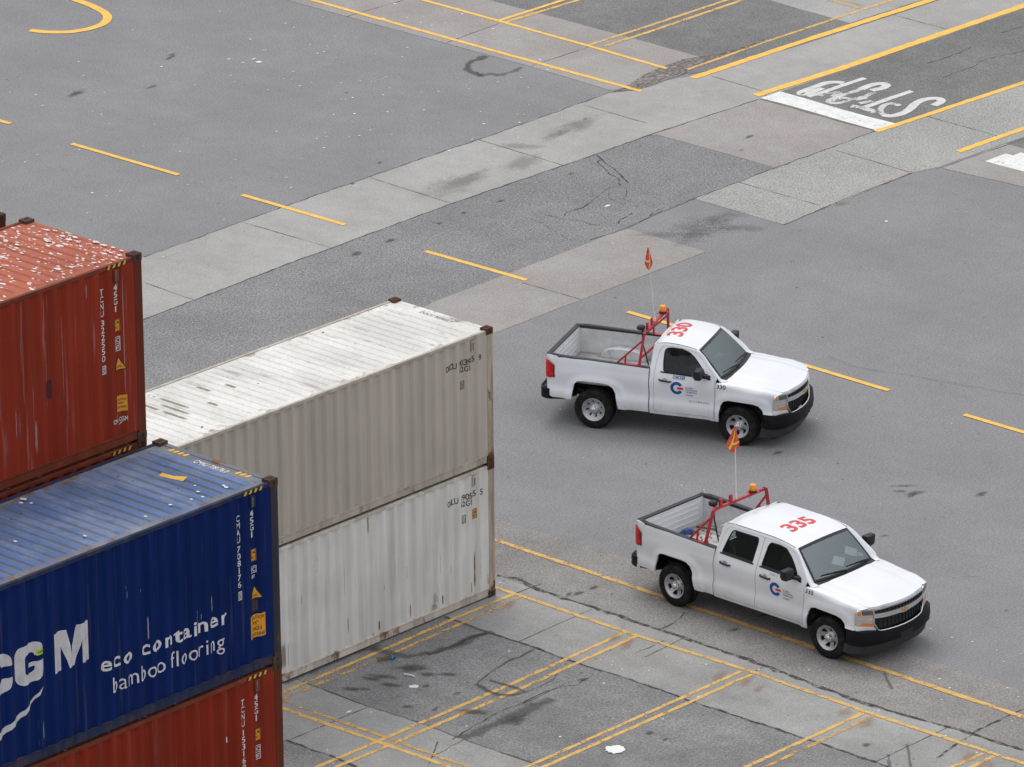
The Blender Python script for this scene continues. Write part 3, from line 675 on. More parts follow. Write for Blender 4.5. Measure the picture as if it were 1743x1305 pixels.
# lettering laid on the corrugated side -------------------------------------------------
def text_bm(s, bold=0.0, sp=1.0):
    cu = bpy.data.curves.new('lettering', 'FONT'); cu.body = s; cu.offset = bold; cu.space_character = sp; cu.resolution_u = 3; cu.size = 1
    o = bpy.data.objects.new('lettering', cu); COL.objects.link(o)
    dg = bpy.context.evaluated_depsgraph_get(); me = bpy.data.meshes.new_from_object(o.evaluated_get(dg))
    bpy.data.objects.remove(o); bpy.data.curves.remove(cu)
    bm = bmesh.new(); bm.from_mesh(me); bpy.data.meshes.remove(me)
    return bm
def ext(bm):
    xs = [v.co.x for v in bm.verts]; ys = [v.co.y for v in bm.verts]; return min(xs), max(xs), min(ys), max(ys)
def fit(bm, x0, x1, y0, y1, vflip=False):
    a, b, c, d = ext(bm)
    for v in bm.verts: v.co = Vector((x0+(v.co.x-a)/(b-a)*(x1-x0), y0+(v.co.y-c)/(d-c)*(y1-y0), 0))
    return bm
def join(bms):
    out = bmesh.new()
    for b in bms:
        me = bpy.data.meshes.new('tmp'); b.to_mesh(me); b.free(); out.from_mesh(me); bpy.data.meshes.remove(me)
    return out
def on_side(name, bm, mat_, t, proud=.004):
    """bm lies in XY (x along, y up): wrap it over the corrugations of the near side"""
    a, b, _, _ = ext(bm)
    for x in BRK:
        if a-.01 < x < b+.01:
            bmesh.ops.bisect_plane(bm, geom=bm.verts[:]+bm.edges[:]+bm.faces[:], plane_co=(x, 0, 0), plane_no=(1, 0, 0), dist=1e-5)
    for v in bm.verts: v.co = Vector((v.co.x, YS+side_y(v.co.x)-proud, v.co.y))
    mb = MB(); mb.bm(bm); o = mb.obj(name, mat_, t, recalc=False)
    me = o.data; flip = sum(p.normal.y*p.area for p in me.polygons) > 0
    if flip: me.flip_normals()
    return o
def rect(x0, x1, z0, z1):
    bm = bmesh.new(); bm.faces.new([bm.verts.new((x, z, 0)) for x, z in ((x0, z0), (x1, z0), (x1, z1), (x0, z1))]); return bm
def polybm(pts):
    """filled outline of any shape"""
    mb = MB(); panel(mb, [tuple(p) for p in pts], [], lambda a, b: (a, b, 0), 9)
    bm = bmesh.new(); v = [bm.verts.new(p) for p in mb.v]
    for f in mb.f:
        a, b, c = (mb.v[i] for i in f[:3]); k = (b[0]-a[0])*(c[1]-a[1])-(b[1]-a[1])*(c[0]-a[0])
        if abs(k) > 1e-9: bm.faces.new([v[i] for i in (f if k > 0 else f[::-1])])
    return bm
def frame_bm(x0, x1, z0, z1, w_):
    return join([rect(x0, x1, z1-w_, z1), rect(x0, x1, z0, z0+w_), rect(x0, x0+w_, z0+w_, z1-w_), rect(x1-w_, x1, z0+w_, z1-w_)])
def column_text(s, x, ztop, zbot, w_, bold=.01):
    """characters stacked downwards"""
    n = len(s); st = (ztop-zbot)/n; out = []
    for i, ch in enumerate(s):
        if ch == ' ': continue
        z1 = ztop-i*st; ww = w_*(.28 if ch in '1I' else 1)
        out.append(fit(text_bm(ch, bold), x-ww/2, x+ww/2, z1-st*.86, z1))
    return join(out)
def line_text(s, x0, x1, z0, z1, bold=0.0, sp=1.0): return fit(text_bm(s, bold, sp), x0, x1, z0, z1)
def stencil(s, x0, x1, z0, z1, cw=.075, bold=.012):
    """evenly pitched characters between x0 and x1"""
    n = len(s); st = (x1-x0)/n; out = []
    for i, ch in enumerate(s):
        if ch == ' ': continue
        c = x0+(i+.5)*st; ww = cw*(.25 if ch in '1I' else 1)
        out.append(fit(text_bm(ch, bold), c-ww/2, c+ww/2, z0, z1))
    return join(out)
def hazard_side(t, h, x0=-.72, x1=-.30):
    zt, zb = h-.040, h-.094; y = .0085
    mb = MB(); mb.box(x0, x1, y, .013, zb, zt); mb.obj('hazard_strip', HAZK, t)
    mb = MB(); x = x0+.02
    while x < x1-.08:
        mb.add([(x, y-.002, zb), (x+.045, y-.002, zb), (x+.075, y-.002, zt), (x+.03, y-.002, zt)], [(0, 1, 2, 3)]); x += .105
    mb.obj('hazard_stripe', HAZY, t)
def capital_marks(t, h, seven, digits, check, boxed='4.5G1', tall=True):
    """the vertical marks by the end post of a high container"""
    d = h
    on_side('owner_code', column_text(seven, -.79, d-.375, d-.82, .072), WHITETXT, t); on_side('serial_number', column_text(digits, -.788, d-.855, d-1.52, .072), WHITETXT, t)
    if check:
        on_side('check_digit', join([frame_bm(-.828, -.742, d-1.70, d-1.565, .014), line_text(check, -.808, -.762, d-1.68, d-1.585, .012)]), WHITETXT, t)
    on_side('size_code', column_text('45G1', -.515, d-.375, d-.815, .085, .014), WHITETXT, t)
def height_labels(t, d, zo, dark=True):
    on_side('height_label', rect(-.556, -.446, d-zo-.185, d-zo), ORANGE, t, .004)
    on_side('label_print', join([frame_bm(-.552, -.450, d-zo-.181, d-zo-.004, .007), line_text('2.9M', -.535, -.462, d-zo-.075, d-zo-.03, .01), line_text('9\'6"', -.535, -.475, d-zo-.155, d-zo-.105, .01)]), BLACKTXT, t, .006)
def triangle(t, d, zt, zb):
    on_side('warning_triangle', polybm([(-.585, d-zb), (-.365, d-zb), (-.495, d-zt)]), HAZK, t, .004)
    on_side('warning_face', polybm([(-.562, d-zb+.014), (-.388, d-zb+.014), (-.494, d-zt-.028)]), ORANGE, t, .006)
    on_side('warning_print', join([rect(-.53, -.44, d-zb+.045, d-zb+.053), rect(-.52, -.45, d-zb+.066, d-zb+.073)]), BLACKTXT, t, .008)

RED = steel('red_brown_steel', (.265, .031, .014), 1, rust=.15, dirt=.12, chalk=.22, streak=.12)
RED2 = steel('deep_red_steel', (.235, .024, .010), 5, rust=.15, dirt=.10, chalk=.08, streak=.12)
REDF = steel('red_brown_frame', (.175, .040, .022), 2, rust=.4, dirt=.25, streak=.2)
REDR = roof_steel('red_roof', (.40, .115, .070), 4, rust=.25, drop=.9, spots=.25)
BLUE = steel('navy_steel', (.0012, .0145, .098), 6, rust=.06, dirt=.03, chalk=.05, streak=.12)
BLUEF = steel('navy_frame', (.035, .034, .048), 8, rust=.85, dirt=.35)
BLUEFR = steel('navy_rail', (.022, .032, .075), 9, rust=.25, dirt=.4)
BLUER = roof_steel('blue_roof', (.088, .150, .315), 6, valley=(.17, .165, .165), zs=H9-.030, rust=.5, spots=.3, bleach=.35)
GREY = steel('warm_grey_steel', (.475, .435, .375), 10, rust=.08, dirt=.10, streak=.06)
GREYF = steel('grey_frame', (.46, .415, .35), 11, rust=.32, dirt=.30, streak=.12)
GREYR = roof_steel('pale_roof', (.68, .665, .625), 12, rust=.35, spots=.18, stain=.3)
WHITE = steel('pale_grey_steel', (.69, .685, .655), 13, rust=.30, dirt=.16, streak=.07, patchy=.3)
WHITEF = steel('pale_frame', (.60, .555, .48), 14, rust=.42, dirt=.35, streak=.15)
POSTG = steel('rusty_post', (.42, .36, .28), 21, rust=.85, dirt=.6, streak=.25)
POSTW = steel('rusty_pale_post', (.46, .38, .31), 23, rust=1.0, dirt=.7, streak=.3)
WHITER = roof_steel('pale_roof_weathered', (.56, .55, .52), 15, rust=.4)

# ---- pale stack -----------------------------------------------------------------------
BASE = .018
wc = container('pale_container', 'pale grey container standing on the ground under the warm grey one', (0, 0, BASE), H8, WHITE, WHITEF, WHITER)
gc = container('grey_container', 'warm grey container with the cream ribbed roof on top of the pale one', (0, 0, BASE+H8+.004), H8, GREY, GREYF, GREYR, depth=.020)
for t_, m_ in ((wc, POSTW), (gc, POSTG)):
    for c_ in t_.children:
        if c_.name.startswith('corner_post'): c_.data.materials[0] = m_
def ool(t, four, d):
    st = .925/len(four); i = 0
    for nm, wd in zip(('owner_code', 'serial_number', 'check_digit'), four.split(' ')):
        on_side(nm, stencil(wd, -1.235+i*st, -1.235+(i+len(wd))*st, H8-d-.115, H8-d, .068, .012), BLACKTXT, t); i += len(wd)+1
    on_side('size_code', stencil('42G1', -.885, -.575, H8-d-.235, H8-d-.130, .072, .012), BLACKTXT, t)
    a = H8-d-.40
    on_side('code_box', join([frame_bm(-.845, -.730, a-.16, a, .008), rect(-.84, -.735, a-.085, a-.078), line_text('IC', -.825, -.75, a-.068, a-.018, .02), line_text('87', -.83, -.745, a-.148, a-.098, .02)]), BLACKTXT, t)
ool(gc, 'OOCU 903915 9', .430)
ool(wc, 'OOLU 190515 5', .420)
d = H8
on_side('height_label', rect(-.566, -.443, d-.965, d-.775), ORANGE, wc, .004)
on_side('label_print', join([frame_bm(-.562, -.447, d-.961, d-.779, .008), line_text('1.2M', -.545, -.465, d-.86, d-.82, .01), line_text('8\'6"', -.54, -.47, d-.93, d-.885, .01)]), BLACKTXT, wc, .006)
# number on the roof, read from the far side
bm = text_bm('OOCU 903915 9', .01); fit(bm, -1.62, -.82, .0, .10)
for v in bm.verts: v.co = Vector((-.245+v.co.y, -v.co.x, H8-.030-.020+.004))
mb = MB(); mb.bm(bm); o = mb.obj('roof_number', plain('grey_print', (.22, .22, .22), .8), gc, recalc=False)
if o.data.polygons[0].normal.z < 0: o.data.flip_normals()
# grime washed on the roof of the grey container and rust under its pale neighbour
ROOFST = stain_mat('roof_stain', (.25, .205, .15), .72, 5, ends=True); ROOFDK = stain_mat('roof_scratch', (.16, .15, .14), .5, 9, ends=True); RUSTRUN = stain_mat('rust_run', (.20, .075, .022), .75, 7, .2, .6, ends=True); RUSTDK = stain_mat('rust_scratch', (.18, .07, .05), .38, 8, .2, .6, ends=True); PATCHM = stain_mat('old_paint_patch', (.26, .235, .20), .6, 4, -.1, .3, ends=True)
def decal(name, quads, m_, parent):
    for pts in quads:
        mb = MB(); uv = []
        n = len(pts)//2; o = len(mb.v); mb.v += [tuple(p) for p in pts]
        for i in range(n-1): mb.f.append((o+2*i, o+2*i+1, o+2*i+3, o+2*i+2)); mb.m.append(0)
        for i in range(n): uv += [(i/(n-1), 0), (i/(n-1), 1)]
        mb.obj(name, m_, parent, uvs=uv, recalc=False)
zr_ = H8-.030+.0015
def roofq(x, y0, y1, w_): return [(x-w_/2, y0, zr_), (x+w_/2, y0, zr_), (x-w_/2, (y0+y1)/2, zr_), (x+w_/2, (y0+y1)/2, zr_), (x-w_/2, y1, zr_), (x+w_/2, y1, zr_)]
rx = lambda k: -.33-.075-k*.2085
decal('roof_stain', [roofq(rx(k), a, b, .13) for k, a, b in ((29, 1.15, 2.0), (30, .95, 1.75), (31, .8, 1.5), (31, 1.5, 2.1), (33, 1.7, 2.2), (25, 1.5, 1.9), (23, 1.3, 1.6), (27, .9, 1.2))], ROOFST, gc)
decal('roof_scratch', [roofq(rx(k)+.05, a, b, .035) for k, a, b in ((1, 1.6, 2.2), (3, 1.2, 1.9), (9, 1.7, 2.1), (22, 1.5, 2.3), (21, 1.6, 2.25), (33, 1.2, 2.3), (32, .9, 1.7), (6, 1.5, 2.0))], ROOFDK, gc)
def runq(x, z0, z1, w_):
    k = 5; return [p for i in range(k) for p in ((x-w_/2, YS+side_y(x-w_/2)-.002, z1+(z0-z1)*i/(k-1)), (x+w_/2, YS+side_y(x+w_/2)-.002, z1+(z0-z1)*i/(k-1)))]
decal('rust_run', [runq(x, a, b, w_) for x, a, b, w_ in ((-.50, .25, 1.02, .05), (-.39, .35, 1.05, .03), (-3.25, 2.15, 2.5, .035), (-2.2, .2, .5, .04), (-4.3, .2, .55, .08), (-1.35, .2, .4, .05), (-.62, .2, .45, .05), (-3.0, .2, .42, .05))], RUSTRUN, wc)
decal('rust_scratch', [runq(x, a, b, w_) for x, a, b, w_ in ((-2.62, .92, 1.55, .022), (-2.31, 1.0, 1.3, .018), (-1.44, .78, 1.32, .02), (-1.16, 1.2, 1.35, .025), (-1.17, .75, .95, .02), (-3.87, 1.1, 1.75, .02), (-3.8, .4, .75, .03), (-4.95, 1.3, 1.5, .03), (-3.6, 1.2, 1.5, .018), (-2.9, .95, 1.1, .015))], RUSTDK, wc)
decal('paint_patch', [runq(-5.72, .2, 1.02, .30), runq(-5.45, .25, .75, .2)], PATCHM, wc)

# ---- blue stack -----------------------------------------------------------------------
BX, BY, BZ = -18.312, -12.837, 10.982
def level(z): return BZ-z
bl = container('blue_container', 'navy blue container with eco container lettering on top of its stack', (BX, BY, BZ-H9), H9, BLUE, BLUEFR, BLUER, depth=.024)
for c_ in bl.children:
    if c_.name.startswith('corner_post'): c_.data.materials[0] = BLUEF
capital_marks(bl, H9, 'CMAU', '708176', '0')
height_labels(bl, H9, .985)
on_side('code_box', join([frame_bm(-.555, -.447, H9-1.355, H9-1.245, .009), line_text('IC', -.535, -.467, H9-1.335, H9-1.265, .02), line_text('87', -.54, -.475, H9-1.44, H9-1.385, .02)]), WHITETXT, bl)
triangle(bl, H9, 1.545, 1.765)
on_side('caution_label', rect(-.617, -.320, H9-2.37, H9-2.01), ORANGE, bl)
for s_, a, b, c, d in (('CAUTION', -.60, -.345, 2.085, 2.035), ('9\'6"', -.545, -.44, 2.175, 2.115), ('HIGH', -.55, -.40, 2.265, 2.205), ('CONTAINER', -.60, -.335, 2.35, 2.295)):
    on_side('caution_print', line_text(s_, a, b, H9-c, H9-d, .012), BLACKTXT, bl, .006)
hazard_side(bl, H9)
def words_side(name, s, x0, x1, z0, z1, bold, sp, mt, t):
    bm = line_text(s, x0, x1, z0, z1, bold, sp); words = s.split(' ')
    whole = text_bm(s, bold, sp); a, b, _, _ = ext(whole); whole.free(); x = 0
    cut = text_bm(words[0], bold, sp); _, c, _, _ = ext(cut); cut.free(); xc = x0+(c-a+.06)/(b-a)*(x1-x0)
    for keep in (0, 1):
        q = bm.copy(); dead = [f for f in q.faces if (f.calc_center_median().x > xc) != bool(keep)]
        bmesh.ops.delete(q, geom=dead, context='FACES'); on_side(name, q, mt, t)
    bm.free()
words_side('slogan_word', 'eco container', -3.60, -1.065, H9-1.955, H9-1.735, .018, 1.12, WHITETXT, bl)
words_side('slogan_word', 'bamboo flooring', -3.41, -1.165, H9-2.40, H9-2.075, -.004, 1.10, WHITETXT, bl)
def ring_letter(pts): return polybm(pts)
def c_letter(x0, x1, z0, z1, w_, g=False):
    """heavy squared C or G as one outline"""
    bm = bmesh.new()
    def arc(cx, cz, r, a0, a1, n=6): return [(cx+r*math.cos(R(a0+(a1-a0)*i/n)), cz+r*math.sin(R(a0+(a1-a0)*i/n))) for i in range(n+1)]
    ro, ri = .17, .055; gap1 = z0+(z1-z0)*.66; gap0 = z0+(z1-z0)*(.5 if g else .36)
    outer = [(x1, gap1)]+arc(x1-ro, z1-ro, ro, 0, 90)+arc(x0+ro, z1-ro, ro, 90, 180)+arc(x0+ro, z0+ro, ro, 180, 270)+arc(x1-ro, z0+ro, ro, 270, 360)+[(x1, gap0)]
    if g: inner = [(x1-w_*1.75, gap0), (x1-w_*1.75, gap0-.065), (x1-w_, gap0-.065)]+arc(x1-w_-ri, z0+w_*.9+ri, ri, 360, 270)+arc(x0+w_+ri, z0+w_*.9+ri, ri, 270, 180)
    else: inner = [(x1-w_, gap0)]+arc(x1-w_-ri, z0+w_*.9+ri, ri, 360, 270)+arc(x0+w_+ri, z0+w_*.9+ri, ri, 270, 180)
    inner += arc(x0+w_+ri, z1-w_*.9-ri, ri, 180, 90)+arc(x1-w_-ri, z1-w_*.9-ri, ri, 90, 0)+[(x1-w_, gap1)]
    bm.free(); pts = [outer[0]]
    for q in (outer+inner)[1:]:
        if math.dist(q, pts[-1]) > .002: pts.append(q)
    return polybm(pts)
zt, zb = H9-1.06, H9-1.66
on_side('shipping_letter', c_letter(-5.905, -5.345, zb, zt, .175), GREYTXT, bl)
on_side('shipping_letter', c_letter(-5.265, -4.725, zb, zt, .165, True), GREYTXT, bl)
bm = polybm([(-4.525, zb-.005), (-4.525, zt), (-4.29, zt), (-4.175, zb+.20), (-4.06, zt), (-3.83, zt), (-3.83, zb-.005), (-3.985, zb-.005), (-3.985, zb+.36), (-4.115, zb-.005), (-4.24, zb-.005), (-4.37, zb+.36), (-4.37, zb-.005)])
on_side('shipping_letter', bm, GREYTXT, bl)
bm = polybm([(-6.70, zb), (-6.48, zb), (-6.44, zb+.13), (-6.26, zb+.13), (-6.22, zb), (-6.0, zb), (-6.22, zt), (-6.47, zt)])
on_side('shipping_letter', bm, GREYTXT, bl)
sw = [(-7.3, -2.40), (-6.8, -2.385), (-6.3, -2.345), (-5.9, -2.29), (-5.636, -2.225), (-5.45, -2.165), (-5.269, -2.095), (-5.092, -2.01), (-4.95, -1.925), (-4.76, -1.775)]
lo = [(-4.82, -1.86), (-5.0, -1.985), (-5.09, -2.07), (-5.27, -2.165), (-5.45, -2.245), (-5.636, -2.315), (-5.9, -2.385), (-6.3, -2.43), (-6.8, -2.455), (-7.3, -2.44)]
bm = polybm([(x, H9+z) for x, z in sw]+[(x, H9+z-.02) for x, z in lo])
on_side('swoosh', bm, GREYTXT, bl)
on_side('sticker', rect(-4.87, -4.735, H9-1.275, H9-1.18), LIME, bl, .008)
on_side('sticker_print', line_text('weld', -4.855, -4.755, H9-1.25, H9-1.205, .01), BLACKTXT, bl, .011)
SCR = stain_mat('paint_scratch', (.45, .46, .50), .7, 14, .2, .6, ends=True); GRIME = stain_mat('brown_grime', (.07, .05, .035), .75, 5, 0, .5, ends=True)
decal('paint_scratch', [runq(x, H9-b, H9-a, w_) for x, a, b, w_ in ((-1.68, 1.55, 1.82, .018), (-1.36, 1.44, 1.72, .018), (-1.58, 1.66, 1.76, .015), (-2.66, 1.35, 1.75, .022), (-4.84, 2.2, 2.7, .06), (-4.78, 2.3, 2.6, .03), (-3.1, .75, .82, .03), (-3.05, .85, .98, .025), (-2.8, .9, .95, .03))], SCR, bl)
decal('brown_grime', [runq(-.60, H9-1.99, H9-1.72, .3), runq(-.40, H9-1.98, H9-1.78, .26)], GRIME, bl)
# writing and stripes on the blue header plate, read from the far side
zh_ = H9-.030-.024+.003
bm = text_bm('CMAU 708176 0', .015); fit(bm, -1.475, -.80, 0, .125)
for v in bm.verts: v.co = Vector((-.300+v.co.y, -v.co.x, zh_))
mb = MB(); mb.bm(bm); o = mb.obj('roof_number', WHITETXT, bl, recalc=False)
if o.data.polygons[0].normal.z < 0: o.data.flip_normals()
SYEL = plain('stripe_yellow', (.78, .45, .05), .6)
for y0, k in ((2.03, 4), (.64, 3)):
    for i in range(k): y = y0-i*.10; mb = MB(); mb.add([(-.205, y+.055, zh_), (-.205, y, zh_), (-.09, y-.02, zh_), (-.09, y+.035, zh_)], [(0, 1, 2, 3)]); mb.obj('header_stripe', SYEL, bl, recalc=False)
mb = MB(); zb_ = H9-.030+.004
mb.add([(-.80, 1.06, zb_), (-.91, 1.23, zb_), (-.93, 1.45, zb_), (-1.05, 1.40, zb_), (-1.02, 1.2, zb_), (-.97, .98, zb_)], [(0, 1, 2, 3, 4, 5)])
mb.obj('torn_label', HAZY, bl, recalc=False)
mb = MB()
for x, y, s in ((-.72, .35, .07), (-.70, .42, .05), (-.98, .72, .035), (-1.12, .52, .05), (-1.22, .32, .045), (-1.40, .38, .04), (-1.75, .45, .05), (-3.0, 2.2, .09), (-3.12, 2.12, .06), (-3.03, 2.0, .05), (-2.3, .4, .045), (-3.4, .5, .05), (-4.9, .9, .05), (-4.2, 1.1, .05), (-5.6, .6, .06)):
    s *= .5; n = 9; mb.add([(x+s*math.cos(2*math.pi*k/n)*rng.uniform(.6, 1.2), y+s*1.6*math.sin(2*math.pi*k/n)*rng.uniform(.6, 1.2), H9-.024) for k in range(n)], [tuple(range(n))])
mb.obj('bird_dropping', WHITETXT, bl, recalc=False)

rc3 = container('red_container', 'red brown container directly under the navy blue one', (BX+.005, BY+.004, BZ-2*H9-.002), H9, RED2, REDF, REDR)
capital_marks(rc3, H9, 'TCNU', '153169', '')
height_labels(rc3, H9, .93)
def twin_box(t, d, a):
    on_side('code_box', join([frame_bm(-.556, -.450, d-a-.225, d-a, .010), rect(-.546, -.460, d-a-.115, d-a-.106), line_text('IC', -.54, -.466, d-a-.09, d-a-.025, .02), line_text('87', -.54, -.466, d-a-.20, d-a-.135, .02)]), WHITETXT, t)
twin_box(rc3, H9, 1.19); triangle(rc3, H9, 1.5, 1.72); hazard_side(rc3, H9)
on_side('sticker', rect(-1.19, -1.165, H9-.92, H9-.83), plain('blue_white_sticker', (.55, .58, .66), .6), rc3, .006)
for k, z in enumerate((0, H8)):
    container('red_container', ('red brown container on the ground at the foot of the blue stack', 'red brown container one up from the ground in the blue stack')[k], (BX, BY, BASE+z*.998), H8, RED2, REDF, REDR, vent=False)

# ---- red stack ------------------------------------------------------------------------
RX, RY, RZ = -18.390, -10.202, 13.858
tc = container('red_container', 'red brown container with bird droppings over its roof, topmost of its stack', (RX, RY, RZ-H9), H9, RED, REDF, REDR, depth=.020)
capital_marks(tc, H9, 'TCNU', '322550', '0')
height_labels(tc, H9, .918); twin_box(tc, H9, 1.185); triangle(tc, H9, 1.485, 1.712); hazard_side(tc, H9)
on_side('caution_label', rect(-.563, -.375, H9-2.36, H9-2.11), ORANGE, tc)
for s_, a, b, c, d in (('CAUTION', -.55, -.39, 2.19, 2.155), ('HIGH', -.535, -.44, 2.245, 2.21), ('CONTAINER', -.55, -.39, 2.31, 2.275)):
    on_side('caution_print', line_text(s_, a, b, H9-c, H9-d, .010), BLACKTXT, tc, .006)
on_side('shipping_mark', join([line_text('CMA CGM', -.665, -.378, H9-2.515, H9-2.445, .022), polybm([(-.60, H9-2.43), (-.545, H9-2.385), (-.53, H9-2.375), (-.565, H9-2.42)]), polybm([(-.54, H9-2.565), (-.47, H9-2.545), (-.44, H9-2.52), (-.49, H9-2.535)])]), WHITETXT, tc)
CHALK = stain_mat('chalky_streak', (.42, .36, .34), .55, 16, .2, .6, ends=True); MAROON = stain_mat('maroon_patch', (.075, .010, .018), .85, 3, -.2, .2, ends=True)
decal('chalky_streak', [runq(x, H9-b, H9-a, w_) for x, a, b, w_ in ((-1.98, .15, .75, .03), (-1.95, .75, 2.0, .02), (-2.22, 1.4, 2.1, .03), (-2.18, 2.0, 2.55, .07), (-2.5, 1.8, 2.2, .03), (-.40, .1, 2.3, .018), (-.47, .1, .5, .02), (-1.1, .2, .45, .05), (-2.6, 1.7, 2.2, .02), (-1.6, .5, 1.9, .012), (-2.9, 1.2, 1.9, .02))], CHALK, tc)
decal('maroon_patch', [runq(-1.93, H9-1.78, H9-1.45, .17), runq(-1.75, H9-2.15, H9-1.75, .13)], MAROON, tc)
mb = MB()
cl_ = [(-.25, 1.5, .16, .5), (-.3, .8, .15, .35), (-.5, .35, .25, .12), (-1.1, .28, .4, .10), (-1.6, .4, .35, .16), (-.9, 1.6, .3, .3), (-2.2, 1.2, .5, .4), (-2.0, 2.0, .5, .25), (-3.2, 1.0, .5, .4), (-3.0, 1.9, .6, .3), (-1.3, 2.1, .4, .2), (-3.6, .5, .5, .2)]
for k in range(340):
    c = rng.choice(cl_); x = rng.gauss(c[0], c[2]); y = rng.gauss(c[1], c[3])
    if not (-4.4 < x < -.06 and .12 < y < CW-.08): continue
    s = rng.uniform(.006, .020)*(1.9 if rng.random() < .15 else 1)
    n = 10; e = rng.uniform(1.2, 3.2); mb.add([(x+s*math.cos(2*math.pi*q/n)*rng.uniform(.35, 1.3), y+s*e*math.sin(2*math.pi*q/n)*rng.uniform(.35, 1.3), H9-.0265+.00004*(k % 40)) for q in range(n)], [tuple(range(n))])
o = mb.obj('bird_dropping', WHITETXT, tc, recalc=False); o['kind'] = 'stuff'
r4 = container('red_container', 'red brown container under the topmost red one, behind the blue roof', (RX-.004, RY+.003, RZ-2*H9-.002), H9, RED2, REDF, REDR)
hazard_side(r4, H9)
for k, (z, h_) in enumerate(((0, H8), (H8, H8), (2*H8, H9))):
    container('red_container', ('red brown container on the ground at the foot of the tall red stack', 'red brown container second from the ground in the tall red stack', 'red brown container in the middle of the tall red stack')[k], (RX, RY, BASE+z*.998), h_, RED2, REDF, REDR, vent=False)
# ---- third stack, of which only the corner shows at the left edge ------------------------
TX, TY, TZ = -18.62, -7.556, 13.918
for k, (z, h_) in enumerate(((0, H8), (H8, H8), (2*H8, H9), (2*H8+H9, H9), (2*H8+2*H9, H9))):
    last = k == 4
    container('brown_container', 'dark brown container whose corner shows beyond the topmost red roof' if last else 'dark brown container %s the far stack' % ('on the ground in', 'second from the ground in', 'in the middle of', 'second from the top of')[k], (TX, TY, BASE+z*1.0018 if not last else TZ-H9), h_, REDF, REDF, REDR, vent=False)
# ================================================================ PICKUP TRUCKS
def car_paint():
    m = M('white_car_paint'); x = m.sep()
    v = m.ramp(m.noise(1.5, 3), .3, .7, .97, 1.03)
    c = m.gain((.765, .782, .815), v)
    d = m.math('MULTIPLY', m.ramp(x[2], .42, .85, 1, 0), m.ramp(m.noise(2.2, 5, rough=.7), .3, .7, .0, .38))
    c = m.mix(d, c, (.40, .375, .33))
    c = m.mix(m.math('MULTIPLY', m.ramp(m.noise(1.1, 4, off=(4, 2, 0)), .5, .8), .10), c, (.60, .59, .57))
    m.set(c, .32, **{'Coat_Weight': 1.0, 'Coat_Roughness': .06}); return m.m
TW = car_paint()
m = M('truck_bed_paint'); x = m.sep()
c = m.gain((.60, .61, .62), m.ramp(m.noise(6, 4), .3, .7, .9, 1.05))
c = m.mix(m.math('MULTIPLY', m.ramp(m.noise(2.6, 5, rough=.75, st=(2.2, 2.2, .8)), .52, .68), .55), c, (.28, .26, .23))
fl = m.ramp(x[2], .83, .90, 1, 0)
c = m.mix(m.math('MULTIPLY', fl, m.ramp(m.noise(3, 5, rough=.7), .32, .62)), c, m.mix(m.noise(9, 3), (.16, .115, .075), (.42, .40, .36)))
m.set(c, .55); BEDM = m.m
m = M('black_plastic'); m.set(m.gain((.017, .017, .020), m.ramp(m.noise(7, 4), .3, .7, .8, 1.25)), .5, **{'Specular_IOR_Level': .35}); BLK = m.m
RAILM = plain('rail_cap_plastic', (.026, .027, .033), .68, var=.15, vs_=6)
BUMP = plain('bumper_plastic', (.005, .005, .008), .55, var=.2, vs_=5, **{'Specular_IOR_Level': .22})
DAMM = plain('air_dam_plastic', (.026, .027, .031), .6, var=.2, vs_=6)
UNDER = plain('chassis_dark', (.014, .013, .013), .85, var=.3)
m = M('tyre_rubber'); m.set(m.mix(m.ramp(m.noise(9, 4), .35, .7), (.009, .009, .010), (.026, .025, .024)), .9, **{'Specular_IOR_Level': .2}); TYRE = m.m
STEELW = plain('wheel_steel', (.46, .46, .47), .38, .55, var=.12)
CHROME = plain('chrome', (.74, .74, .75), .16, .95)
BRIGHT = plain('bright_trim', (.60, .60, .61), .30, .70, var=.05)
LENS = plain('lamp_lens', (.12, .125, .13), .12, .3)
AMBER = plain('amber_lens', (.78, .20, .012), .25)
REDL = M('tail_lens'); REDL.set(REDL.mix(REDL.ramp(REDL.noise(9, 2, st=(1, 1, 1.6)), .40, .62), (.48, .004, .006), (.78, .014, .012)), .12); REDL = REDL.m
GRILLE = plain('grille_black', (.012, .012, .013), .5)
RACK = M('rack_red_paint'); RACK.set(RACK.mix(RACK.ramp(RACK.noise(12, 4, rough=.7), .62, .72), RACK.gain((.42, .022, .030), RACK.ramp(RACK.noise(4, 3), .3, .7, .8, 1.15)), (.20, .07, .04)), .5); RACK = RACK.m
ROOFRED = plain('vinyl_red', (.66, .040, .045), .5, var=.05)
LOGOB = plain('logo_blue', (.006, .070, .30), .5); LOGOR = plain('logo_red', (.70, .012, .03), .5)
NAVYT = plain('small_print_blue', (.10, .14, .30), .6); DARKT = plain('vinyl_black', (.03, .03, .035), .5)
m = M('side_glass')
def glass(name, tint, refl=.9, ior=1.6):
    m = M(name); t = m.t
    tr = t.nodes.new('ShaderNodeBsdfTransparent'); tr.inputs[0].default_value = (*tint, 1)
    gl = t.nodes.new('ShaderNodeBsdfGlossy'); gl.inputs['Roughness'].default_value = .02; gl.inputs[0].default_value = (refl*.86, refl*.98, refl*1.0, 1)
    fr = t.nodes.new('ShaderNodeFresnel'); fr.inputs[0].default_value = ior
    mx = t.nodes.new('ShaderNodeMixShader'); m.L(fr.outputs[0], mx.inputs[0]); m.L(tr.outputs[0], mx.inputs[1]); m.L(gl.outputs[0], mx.inputs[2]); m.L(mx.outputs[0], m.out.inputs[0])
    return m.m
WGLASS = glass('windscreen_glass', (.95, 1.0, .99), .95, 2.8); SGLASS = glass('side_glass', (.70, .80, .78), .9, 1.5)
FRIT = plain('black_frit', (.012, .012, .014), .3)
